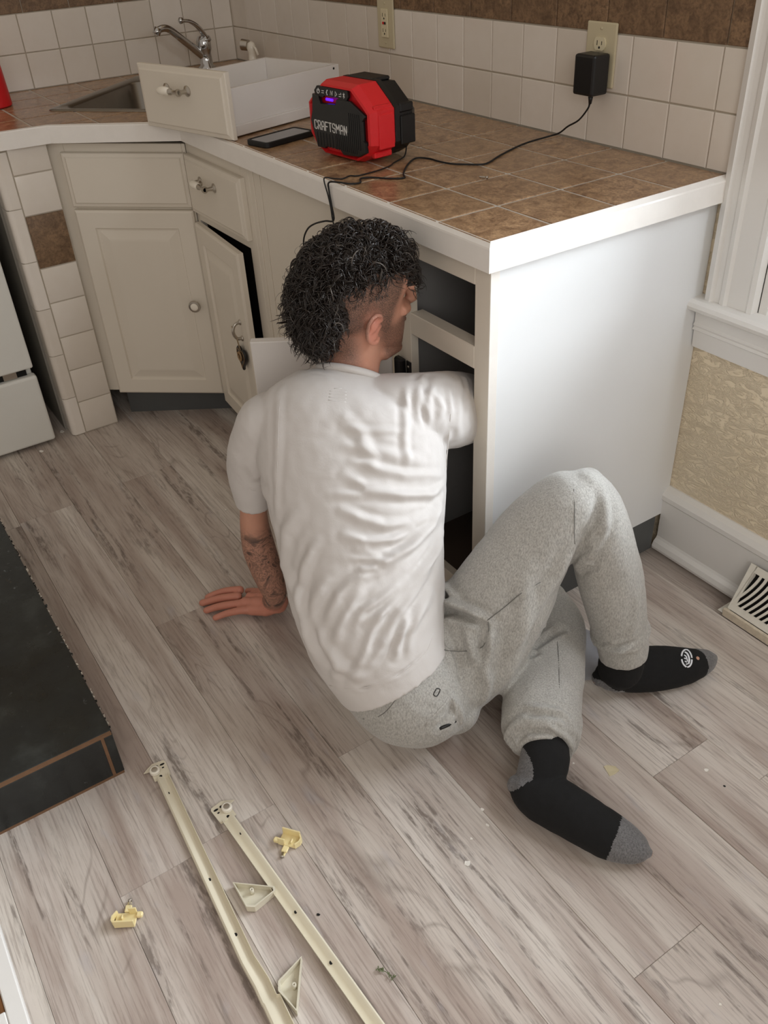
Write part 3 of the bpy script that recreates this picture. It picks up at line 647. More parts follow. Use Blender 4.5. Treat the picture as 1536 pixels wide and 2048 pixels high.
mb = MB(RM); gp = [(-0.078, 0.015), (-0.050, 0.015), (-0.046, 0.020), (0.008, 0.020), (0.018, 0.011), (0.074, 0.015), (0.098, 0.026), (0.100, 0.046), (0.092, 0.050), (0.092, 0.088), (0.102, 0.098), (0.050, 0.122), (0.006, 0.122), (0.002, 0.112), (-0.054, 0.108), (-0.060, 0.122), (-0.083, 0.124), (-0.088, 0.09), (-0.096, 0.07), (-0.088, 0.045)]
mb.loft([[(x * q, y, 0.065 + (z - 0.065) * q) for x, z in gp] for q, y in ((1.0, 0.004), (1.0, -0.001), (0.975, -0.0035))], 0, False, True)
for k in range(13): x = -0.004 + k * 0.0068; mb.box(x, x + 0.0032, -0.0048, -0.003, 0.020 + (k > 10) * 0.01, 0.060 if x < 0.038 else 0.100, 0.0006)
for k in range(7): x = -0.076 + k * 0.0112; mb.box(x, x + 0.0032, -0.0048, -0.003, 0.020, 0.048, 0.0006)
mb.build('grille', M['black'], rd)
mb = MB(RM); bp = [(-0.072, 0.120), (-0.046, 0.120), (-0.042, 0.124), (0.010, 0.124), (0.014, 0.120), (0.036, 0.120), (0.044, 0.130), (0.040, 0.141), (-0.068, 0.141), (-0.078, 0.131)]
mb.loft([[(x, y + (z - 0.13) * 0.10, z) for x, z in bp] for y in (0.006, 0.0003)], 0, False, True); cpan = mb.build('control_panel', M['black'], rd)
wht = plain('white_print', rgb(226, 226, 224), 0.5)
mb = MB(RM)
def ln(pts, r=0.0008): mb.tube([(x, -0.0002 + (z - 0.13) * 0.10, z) for x, z in pts], r, 5)
c0 = -0.062; ln([(c0 + 0.0045 * math.sin(t), 0.131 + 0.0045 * math.cos(t)) for t in [0.6 + k * 0.5 for k in range(11)]]); ln([(c0, 0.131), (c0, 0.137)])
ln([(-0.050, 0.133), (-0.042, 0.133)]); ln([(-0.050, 0.129), (-0.042, 0.129)]); ln([(-0.028, 0.136), (-0.033, 0.131), (-0.028, 0.126)]); ln([(-0.031, 0.136), (-0.031, 0.126)], 0.0006)
ln([(-0.018, 0.127), (-0.018, 0.136), (-0.011, 0.127), (-0.011, 0.136)]); ln([(-0.001, 0.126), (-0.001, 0.136), (0.005, 0.131), (-0.001, 0.126)]); ln([(0.012, 0.128), (0.020, 0.128)]); ln([(0.012, 0.132), (0.020, 0.132), (0.018, 0.135)])
ln([(0.026, 0.128), (0.032, 0.134), (0.029, 0.137), (0.029, 0.125), (0.032, 0.128), (0.026, 0.134)], 0.0006)
mb.build('symbols', wht, cpan)
led = NT('purple_led'); led.base(rgb(70, 10, 200), 0.4, Emission_Color=rgb(70, 20, 255), Emission_Strength=2.2)
MB(RM).box(-0.038, -0.014, 0.0, 0.004, 0.1145, 0.1195, 0.001).build('light', led.m, rd)
# block lettering: polygon strokes
FONT = {'C': [[(1, .78), (1, .9), (.8, 1), (.2, 1), (0, .9), (0, .1), (.2, 0), (.8, 0), (1, .1), (1, .25)]], 'R': [[(0, 0), (0, 1), (.8, 1), (1, .85), (1, .6), (.8, .48), (0, .48)], [(.5, .48), (1, 0)]],
        'A': [[(0, 0), (0, .8), (.25, 1), (.75, 1), (1, .8), (1, 0)], [(0, .42), (1, .42)]], 'F': [[(0, 0), (0, 1), (1, 1)], [(0, .5), (.8, .5)]], 'T': [[(0, 1), (1, 1)], [(.5, 1), (.5, 0)]],
        'S': [[(1, .8), (1, .9), (.8, 1), (.2, 1), (0, .9), (0, .6), (.2, .5), (.8, .5), (1, .4), (1, .1), (.8, 0), (.2, 0), (0, .1), (0, .2)]], 'M': [[(0, 0), (0, 1), (.5, .45), (1, 1), (1, 0)]], 'N': [[(0, 0), (0, 1), (1, 0), (1, 1)]],
        'E': [[(1, 1), (0, 1), (0, 0), (1, 0)], [(0, .5), (.8, .5)]]}
def lettering(mb, text, F, w, h, gap, thick=0.0026, depth=0.0008):
    x = 0.0
    for ch in text:
        cw = w * (1.25 if ch == 'M' else 1.0)
        for st_ in FONT[ch]:
            for a, b in zip(st_[:-1], st_[1:]):
                A, B = Vector((x + a[0] * cw, a[1] * h)), Vector((x + b[0] * cw, b[1] * h)); t = (B - A)
                if t.length < 1e-6: continue
                t.normalize(); nrm = Vector((-t.y, t.x)) * thick / 2; A -= t * thick * 0.4; B += t * thick * 0.4
                q = [A + nrm, A - nrm, B - nrm, B + nrm]
                mb.loft([[(p_.x, y, p_.y) for p_ in q] for y in (0, -depth)], 0, False, True, M=F)
        x += cw + gap
mb = MB(RM); lettering(mb, 'CRAFTSMAN', Matrix.Translation((-0.080, -0.0036, 0.054)), 0.0086, 0.0175, 0.0046, 0.0021); mb.build('lettering', wht, rd)

# --- phone
pb = [Vector((-1.600, -0.560)), Vector((-1.475, -0.470))]
ph = thing('smartphone', 'smartphone in a black case lying face up on the counter by the speaker', 'phone', (-1.502, -0.572, 0.9155), R_(103))
PM = world_of(ph)
mb = MB(PM); mb.loft([rrect(0.001, 0.156, 0.001, 0.077, 0.012, 0.0, 5), rrect(0.0, 0.157, 0, 0.078, 0.012, 0.002, 5), rrect(0.0, 0.157, 0, 0.078, 0.012, 0.011, 5), rrect(0.002, 0.155, 0.002, 0.076, 0.011, 0.0125, 5), rrect(0.005, 0.152, 0.005, 0.073, 0.009, 0.012, 5), rrect(0.006, 0.151, 0.006, 0.072, 0.009, 0.0105, 5)], 0, False, True); mb.build('case', M['rubber'], ph)
scr = NT('phone_screen_glass'); scr.base(rgb(70, 74, 78), 0.12, Coat_Weight=0.6)
mb = MB(PM); mb.loft([rrect(0.009, 0.148, 0.009, 0.069, 0.006, 0.0106, 4), rrect(0.009, 0.148, 0.009, 0.069, 0.006, 0.0112, 4)], 0, False, True); mb.build('screen', scr.m, ph)

# --- wall outlets
def duplex(parent, cx, z0, z1, decora=False):
    mb = MB(); 
    if decora: mb.box(cx - 0.0165, cx + 0.0165, -0.0195, -0.0162, z0, z1, 0.001)
    else:
        for zc in (z0, z1): mb.prism([(cx + 0.0165 * math.cos(t) , zc + max(-0.0125, min(0.0125, 0.0165 * math.sin(t)))) for t in [2 * PI * k / 24 for k in range(24)]], 0.0162, 0.0195, M=Matrix(((1, 0, 0, 0), (0, 0, -1, 0), (0, 1, 0, 0), (0, 0, 0, 1))))
    r = mb.build('receptacle', M['ivory'], parent)
    for zc in ((z0 + 0.016, z1 - 0.016) if decora else (z0, z1)):
        mb = MB(); mb.box(cx - 0.0075, cx - 0.0058, -0.0198, -0.0192, zc - 0.003, zc + 0.006); mb.box(cx + 0.0055, cx + 0.0072, -0.0198, -0.0192, zc - 0.002, zc + 0.005); mb.lathe([(0.0025, 0), (0.0025, 0.0006)], (cx, -0.0192, zc - 0.007), (0, -1, 0), 10)
        mb.build('socket_slots', M['dark_hole'], r)
    return r
o1 = thing('wall_outlet', 'almond GFCI outlet plate on the tiles above and left of the other outlet', 'outlet', (-1.821, -0.011, 1.095))
mb = MB(); mb.box(-1.861, -1.783, -0.0160, -0.0105, 1.035, 1.158, 0.003, seg=2)
for z in (1.049, 1.144): mb.lathe([(0.003, 0), (0.0028, 0.0012), (0.001, 0.0015)], (-1.822, -0.0160, z), (0, -1, 0), 10)
mb.build('plate', M['almond'], o1); r = duplex(o1, -1.822, 1.062, 1.131, True)
MB().box(-1.830, -1.8225, -0.0212, -0.0196, 1.094, 1.100, 0.0005).build('reset_button', M['red'], r); MB().box(-1.8215, -1.814, -0.0212, -0.0196, 1.094, 1.100, 0.0005).build('test_button', M['black'], r)
o2 = thing('wall_outlet', 'almond outlet plate with a black power adapter plugged into it', 'outlet', (-1.010, -0.011, 1.09))
mb = MB(); mb.box(-1.052, -0.967, -0.0160, -0.0105, 1.030, 1.152, 0.003, seg=2); mb.lathe([(0.003, 0), (0.0028, 0.0012), (0.001, 0.0015)], (-1.0095, -0.0160, 1.140), (0, -1, 0), 10); mb.build('plate', M['almond'], o2); duplex(o2, -1.0095, 1.075, 1.112, False)

# --- power adapter and its cable
ad = thing('power_adapter', 'black power adapter plugged into the right outlet, thin cable running across the counter', 'adapter', (-1.002, -0.045, 1.05))
mb = MB(); mb.box(-1.030, -0.972, -0.068, -0.0215, 1.020, 1.098, 0.005, seg=2); mb.tube([(-0.992, -0.05, 1.021), (-0.992, -0.05, 1.003)], [0.006, 0.003], 10); mb.build('housing', M['black'], ad)
zc = 0.9172
CORD = [(-0.992, -0.05, 1.006), (-0.998, -0.05, 0.992), (-1.024, -0.048, 0.966), (-1.058, -0.046, 0.948), (-1.085, -0.045, 0.930), (-1.110, -0.055, zc + .003), (-1.112, -0.11, zc), (-1.095, -0.165, zc), (-1.065, -0.235, zc), (-1.035, -0.296, zc), (-1.055, -0.325, zc), (-1.088, -0.349, zc), (-1.125, -0.356, zc), (-1.152, -0.357, zc), (-1.178, -0.374, zc), (-1.145, -0.42, zc), (-1.093, -0.467, zc), (-1.066, -0.484, zc), (-1.085, -0.51, zc), (-1.116, -0.531, zc), (-1.124, -0.552, zc), (-1.100, -0.568, zc), (-1.103, -0.590, zc + .001), (-1.125, -0.604, 0.9195), (-1.148, -0.613, 0.9165), (-1.152, -0.6125, 0.90), (-1.146, -0.6125, 0.87), (-1.140, -0.614, 0.842), (-1.165, -0.620, 0.836), (-1.21, -0.622, 0.82), (-1.245, -0.622, 0.80), (-1.268, -0.622, 0.77), (-1.272, -0.62, 0.73), (-1.26, -0.62, 0.62)]
mb = MB(); mb.tube(smooth_path(CORD, 5), 0.0019, 8); mb.build('cable', M['rubber'], ad)
sc_ = thing('speaker_cable', 'thin black cable from behind the speaker looping over the counter edge', 'cable', (-1.2, -0.45, 0.917))
C2 = [(-1.262, -0.372, 0.945), (-1.245, -0.368, 0.944), (-1.222, -0.370, 0.936), (-1.205, -0.385, 0.921), (-1.196, -0.402, zc), (-1.180, -0.432, zc), (-1.163, -0.455, zc), (-1.150, -0.50, zc), (-1.147, -0.545, zc), (-1.158, -0.556, zc), (-1.150, -0.580, zc), (-1.165, -0.596, zc + .001), (-1.175, -0.606, 0.9195), (-1.168, -0.613, 0.915), (-1.158, -0.6125, 0.89), (-1.150, -0.6125, 0.865), (-1.138, -0.6165, 0.838), (-1.11, -0.62, 0.80), (-1.08, -0.62, 0.72)]
mb = MB(); mb.tube(smooth_path(C2, 5), 0.0015, 8); mb.build('cord', M['rubber'], sc_)
# --- screw on the counter
sw = thing('screw', 'small silver screw lying on the counter tiles', 'screw', (-0.959, -0.369, 0.918))
mb = MB(); mb.lathe([(0.0002, 0), (0.0014, 0.004), (0.0014, 0.018), (0.0034, 0.0195), (0.0036, 0.021), (0.002, 0.022)], (-0.966, -0.372, 0.9180), (0.93, 0.36, 0.03), 12)
for k in range(9): mb.lathe([(0.0014, 0), (0.0019, 0.0006), (0.0014, 0.0012)], Vector((-0.966, -0.372, 0.918)) + Vector((0.93, 0.36, 0.03)).normalized() * (0.003 + k * 0.0016), (0.93, 0.36, 0.03), 12)
mb.build('shank', M['nickel'], sw)

# ================================================================ THINGS ON THE FLOOR
# --- heat register leaning against the baseboard
rust = plain('rusty_white_metal', rgb(230, 226, 214), 0.5, var=0.1, nscale=60)
rg_ = thing('heat_register', 'white metal heat register with curved slots and rusty edge against the baseboard', 'register', (-0.2, -0.06, 0.0))
P0 = Vector((-0.393, -0.088, 0.022)); P1 = Vector((-0.380, -0.036, 0.128)); ux_ = Vector((1, 0, 0)); uz_ = (P1 - P0); uz_.x = 0.0; H_ = uz_.length; uz_.normalize()
RF = frame(P0, (-1, 0, 0), uz_)        # y points to the room
W_ = 0.36
mb = MB(frame(P0 + Vector((W_, 0, 0)), (-1, 0, 0), uz_))
# slotted plate: strips between slots, each slot leaning and curved
nsl = 24; ringw = 0.014
mb.box(0.0, W_, -0.003, 0.0, 0, 0.016); mb.box(0.0, W_, -0.003, 0.0, H_ - 0.016, H_, 0)
mb.box(W_ - ringw, W_, -0.003, 0.0, 0.016, H_ - 0.016); mb.box(0, ringw, -0.003, 0.0, 0.016, H_ - 0.016)
x = ringw; step = (W_ - 2 * ringw) / nsl
for k in range(nsl + 6):
    cx = W_ - ringw - k * step
    pts = []
    for q in range(9):
        t = q / 8; z = 0.014 + t * (H_ - 0.028); xx = cx - 0.0 + 0.034 * (1 - t) ** 1.6 - 0.034 * 0 - 0.02
        pts.append((xx, z))
    L = [(px - 0.0030, z) for px, z in pts]; Rr = [(px + 0.0030, z) for px, z in pts]
    if L[0][0] < ringw * .3 or Rr[0][0] > W_ + 0.02: continue
    cl = lambda v: max(0.004, min(W_ - 0.004, v))
    mb.loft([[(cl(a[0]), -0.0025, a[1]), (cl(b[0]), -0.0025, b[1]), (cl(b[0]), 0.0012, b[1]), (cl(a[0]), 0.0012, a[1])] for a, b in zip(L, Rr)], 0, False, True)
mb.build('grille', rust, rg_)
mb = MB(frame(P0 + Vector((W_, 0, 0)), (-1, 0, 0), uz_)); mb.box(0.004, W_ - 0.004, -0.02, -0.012, 0.004, H_ - 0.004); mb.build('duct', M['dark_hole'], rg_)
mb = MB(); mb.loft([[(-0.400, -0.088, 0.0), (-0.390, -0.088, 0.022), (-0.379, -0.036, 0.128), (-0.379, -0.036, 0.0)], [(-0.394, -0.088, 0.0), (-0.386, -0.0885, 0.022), (-0.376, -0.036, 0.128), (-0.376, -0.036, 0.0)]], 0, False, True)
mb.box(-0.398, -0.03, -0.0965, -0.0885, 0.0, 0.021, 0.001, mat=1); mb.box(-0.415, -0.398, -0.090, -0.040, 0.0, 0.003, 0.001)
mb.build('frame', [rust, plain('rust_edge', rgb(208, 196, 176), 0.7, var=0.3, nscale=80)], rg_)

# --- drawer slides
def slide(name, label, a, b, flip, kink, group):
    a, b = Vector((*a, 0)), Vector((*b, 0)); L = (b - a).length; ang = math.atan2((b - a).y, (b - a).x)
    t = thing(name, label, 'drawer slide', (a.x, a.y, 0.0), ang, group)
    Wm = world_of(t) @ Matrix.Diagonal((1, flip, 1, 1)); w = 0.0245
    # local x along; y across; +y is the upright-flange side
    prof = [(-0.0120, 0.0030), (-0.0112, 0.0085), (-0.0085, 0.0105), (-0.0050, 0.0095), (0.0000, 0.0050), (0.0060, 0.0030), (0.0100, 0.0032), (0.0112, 0.0060), (0.0118, 0.0125), (0.0128, 0.0125), (0.0122, 0.0045), (0.0110, 0.0018), (0.0060, 0.0014), (0.0, 0.0034), (-0.0055, 0.0080), (-0.0088, 0.0090), (-0.0100, 0.0075), (-0.0108, 0.0030)]
    st_ = [(0.030, 0, 1.0), (0.046, 0, 1.0), (kink or L * 0.8, 0, 1.0)]
    if kink: st_ += [(kink + 0.045, 0.004, 1.1), (kink + 0.075, 0.004, 1.1), (kink + 0.077, 0.0065, 1.25)]
    st_ += [(L, 0.0065 if kink else 0, 1.25 if kink else 1.0)]
    mb = MB(Wm); mb.loft([[(x, y * sc + dy, z) for y, z in prof] for x, dy, sc in st_], 0, True, True)
    # mounting head: flat plate with tab
    pl_ = [(0.034, 0.0122), (0.030, 0.0125), (0.004, 0.0135), (0.000, 0.0110), (-0.002, -0.006), (0.003, -0.014), (0.009, -0.022), (0.011, -0.013), (0.020, -0.0122), (0.034, -0.0122)]
    pl_ = [(0.040 - (0.040 - x_) * 1.22, y_ * 1.32) for x_, y_ in pl_]; mb.prism(pl_, 0.0030, 0.0048, 0)
    rail = mb.build('rail', M['rail'], t, 40)
    for x, y, r_, sx in [(0.027, -0.002, 0.0030, 1), (0.075, -0.003, 0.0028, 1), (L * 0.47, -0.001, 0.0030, 1), (L * 0.66, 0.0, 0.0032, 1), (0.0005, 0.0095, 0.0022, 2.2), (0.000, -0.0015, 0.0028, 1), (0.0090, 0.0085, 0.0016, 1.5)]:
        if x > L: continue
        top = 0.0049 if x < 0.034 else (0.0068 if y < -0.002 else (0.0060 if y < -0.0005 else 0.0052))
        mb = MB(Wm); mb.prism([(x + r_ * math.cos(q), y + sx * r_ * math.sin(q)) for q in [2 * PI * k / 12 for k in range(12)]], top - 0.0016, top + 0.0004)
        mb.build('screw_hole', M['dark_hole'], rail)
    mb = MB(Wm); mb.lathe([(0.0088, 0.0), (0.0102, 0.001), (0.0102, 0.007), (0.0082, 0.0084), (0.0066, 0.0080)], (0.0115, -0.0085, 0.0050), n=22, mat=0); mb.lathe([(0.0064, 0.0), (0.0058, 0.0014), (0.001, 0.0020)], (0.0115, -0.0085, 0.0126), n=16, mat=1)
    mb.build('roller', [M['porcelain'], M['nickel']], t, 40)
    return t
slide('drawer_slide', 'cream metal drawer slide nearer the black tiled platform, bent at its far end', (-0.7600, -1.3300), (-0.150, -1.3640), 1, 0.455, 'drawer slides taken out of the cabinet')
slide('drawer_slide', 'straight cream metal drawer slide lying nearer the seated man', (-0.5990, -1.2680), (-0.035, -1.2345), -1, None, 'drawer slides taken out of the cabinet')

# --- triangular corner blocks
def corner_block(label, P, boss, up_):
    c = sum((Vector(q) for q in P), Vector((0, 0))) / len(P)
    t = thing('corner_block', label, 'corner block', (c.x, c.y, 0), 0, 'plastic corner blocks')
    mb = MB(); h = 0.016; n = len(P)
    ins = [tuple(Vector(q) + (c - Vector(q)).normalized() * 0.0035) for q in P]
    outer0 = [(q[0], q[1], 0.001) for q in P]; outer1 = [(q[0], q[1], h) for q in P]; in1 = [(q[0], q[1], h) for q in ins]; in0 = [(q[0], q[1], 0.0035) for q in ins]
    mb.loft([outer0, outer1, in1, in0], 0, False, True)
    mb.lathe([(0.0035, 0.0), (0.0035, h - 0.003), (0.0015, h - 0.003), (0.0015, 0.004)], (boss[0], boss[1], 0.0030), n=14)
    mb.build('body', M['offwhite_plastic'], t); return t
corner_block('white triangular plastic corner block lying between the two slides', [(-0.4389, -1.3169), (-0.3900, -1.2610), (-0.3830, -1.2630), (-0.3760, -1.3060), (-0.3850, -1.3175)], (-0.4080, -1.2960), 1)
corner_block('white triangular plastic corner block at the bottom end of the bent slide', [(-0.2579, -1.2815), (-0.1880, -1.3290), (-0.2320, -1.3380), (-0.2450, -1.3310)], (-0.2260, -1.3130), 1)

# --- yellowed plastic sockets
def bracket(label, x, y, rot):
    t = thing('plastic_bracket', label, 'bracket', (x, y, 0), rot, 'yellowed plastic brackets')
    BMx = world_of(t) @ Matrix.Diagonal((1.25, 1.25, 1.25, 1)); mb = MB(BMx)
    mb.box(-0.014, 0.014, -0.0095, 0.0095, 0.002, 0.0045, 0.0005)
    mb.box(-0.014, 0.014, 0.0078, 0.0100, 0.0020, 0.017, 0.0006); mb.box(-0.014, -0.003, -0.0100, -0.0078, 0.0020, 0.017, 0.0006)
    mb.prism([(0.0135, -0.0095), (0.0185, -0.002), (0.0185, 0.004), (0.0135, 0.0098), (0.0118, 0.0090), (0.0162, 0.003), (0.0162, -0.0015), (0.0118, -0.0085)], 0.002, 0.012)
    mb.box(-0.022, -0.0135, -0.0095, -0.0020, 0.0020, 0.0085, 0.0015); mb.box(-0.0045, 0.0045, -0.0205, -0.0102, 0.0020, 0.0060, 0.001)
    mb.box(-0.002, 0.003, -0.0260, -0.0200, 0.0020, 0.0035, 0.0005); mb.box(0.004, 0.006, -0.006, 0.001, 0.0046, 0.009, 0.0005)
    mb.build('body', M['yellow_plastic'], t)
    mb = MB(BMx); mb.lathe([(0.0015, 0), (0.0015, 0.006), (0.003, 0.0065), (0.003, 0.008)], (-0.001, -0.0205, 0.0035), (0.2, -1, 0.05), 10); mb.build('screw', M['nickel'], t); return t
bracket('yellowed plastic bracket lying right of the straight slide', -0.4610, -1.1945, R_(38))
bracket('yellowed plastic bracket standing alone left of the bent slide', -0.4885, -1.4935, R_(58 + 180))

# --- clear plastic bag between the feet
bgm = NT('clear_plastic_film'); bgm.base(rgb(214, 216, 224), 0.12, Transmission_Weight=0.55, IOR=1.3, Alpha=0.75); bgm.bump(bgm.noise(bgm.co(), 60, 3), 0.5, 0.004)
bg = thing('plastic_bag', 'crumpled clear plastic bag on the floor between the legs', 'bag', (-0.47, -0.45, 0.0))
mb = MB(); g_ = 14; A_, B_, C_, D_ = Vector((-0.60, -0.40, 0)), Vector((-0.485, -0.355, 0)), Vector((-0.425, -0.475, 0)), Vector((-0.47, -0.56, 0)); V_ = []
for layer in (0, 1):
    for i in range(g_):
        for j in range(g_):
            u, v = i / (g_ - 1), j / (g_ - 1); q = (A_ * (1 - u) + B_ * u) * (1 - v) + (D_ * (1 - u) + C_ * u) * v
            hgt = 0.002 + (0.003 + 0.012 * abs(noise.noise(Vector((u * 3, v * 3, 2)))) + 0.004 * noise.noise(Vector((u * 9, v * 9, 5)))) * (layer) * min(1, 4 * min(u, v, 1 - u, 1 - v) + 0.2); V_.append((q.x, q.y, max(0.0012, hgt)))
F_ = []
for layer in (0, 1):
    for i in range(g_ - 1):
        for j in range(g_ - 1): b_ = layer * g_ * g_; F_.append((b_ + i * g_ + j, b_ + (i + 1) * g_ + j, b_ + (i + 1) * g_ + j + 1, b_ + i * g_ + j + 1))
mb.add(V_, F_, 0, True); mb.build('film', bgm.m, bg)

# --- paint chips, crumbs and a dried sprig
chipm = plain('paint_chip', rgb(236, 232, 224), 0.6)
def chip(x, y, r, label, seed, mat=chipm, name='paint_chip', cat='paint chip', grp='paint chips on the floor'):
    random.seed(seed); n = 7; mb = MB(); pts = [(x + r * random.uniform(.55, 1.2) * math.cos(2 * PI * k / n), y + r * random.uniform(.5, 1.1) * math.sin(2 * PI * k / n)) for k in range(n)]
    mb.loft([[(a, b, 0.0002 + (h_ * (1 + 0.8 * math.sin(i * 2.1)))) for i, (a, b) in enumerate(pts)] for h_ in (0.0002, 0.0012)], 0, False, True)
    o = mb.build(name, mat); return tag(o, label, cat, grp)
for k, (x, y, r, lb) in enumerate([(-0.2407, -0.9593, 0.0062, 'largest white paint chip on the floor below the lower foot'), (-0.3105, -0.8694, 0.0038, 'white paint chip just left of the lower foot heel'), (-0.2796, -0.8827, 0.0034, 'white paint chip under the arch of the lower foot'),
        (-0.2747, -0.9235, 0.0026, 'tiny white paint chip between the largest chip and the lower foot'), (-0.2899, -0.6607, 0.0022, 'tiny white paint chip beside the lower sock cuff'), (-0.1311, -0.4686, 0.0050, 'white paint chip on the right floorboards near the window wall'),
        (0.1647, -0.7935, 0.0024, 'tiny white paint chip at the bottom right of the floor'), (-2.2326, -1.0790, 0.0090, 'white paint chip between the stove and the tiled pillar'), (-2.1504, -1.1706, 0.0080, 'white paint chip beneath the stove drawer'), (-1.492, -0.837, 0.0040, 'white paint chip on the floorboards left of the shirt sleeve')]):
    chip(x, y, r, lb, 50 + k)
chip(-0.3103, -1.2216, 0.0030, 'dark crumb on the floor right of the straight slide', 80, M['black'], 'crumb', 'crumb', None)
chip(-0.0878, -0.4706, 0.0026, 'round black crumb on the right floorboards', 81, M['black'], 'crumb', 'crumb', None)
chip(-0.235, -0.615, 0.0150, 'pale yellow dried glue spot on the floor right of the lower sock', 82, plain('dried_glue', rgb(206, 194, 160), 0.35), 'glue_spot', 'glue spot', None)
sp_ = thing('herb_sprig', 'small dried green sprig on the floor at the lower middle', 'sprig', (-0.164, -1.182, 0.0))
random.seed(3); mb = MB(); mb.tube([(-0.178, -1.190, 0.002), (-0.165, -1.182, 0.004), (-0.150, -1.178, 0.003)], 0.0006, 6)
for k in range(16):
    t = random.random(); o_ = Vector((-0.178 + 0.028 * t, -1.190 + 0.012 * t, 0.003)); d_ = Vector((random.uniform(-1, 1), random.uniform(-1, 1), random.uniform(-.1, .5))).normalized() * random.uniform(0.004, 0.009)
    s_ = d_.cross(Vector((0, 0, 1))).normalized() * 0.0012; pts = [o_, o_ + d_ * .5 + s_, o_ + d_, o_ + d_ * .5 - s_]; pts = [(q.x, q.y, max(q.z, 0.001)) for q in pts]
    mb.loft([pts, [(a, b, c + 0.0004) for a, b, c in pts]], 0, False, True)
mb.build('leaves', plain('dried_green_leaf', rgb(96, 104, 70), 0.7, var=0.3), sp_)

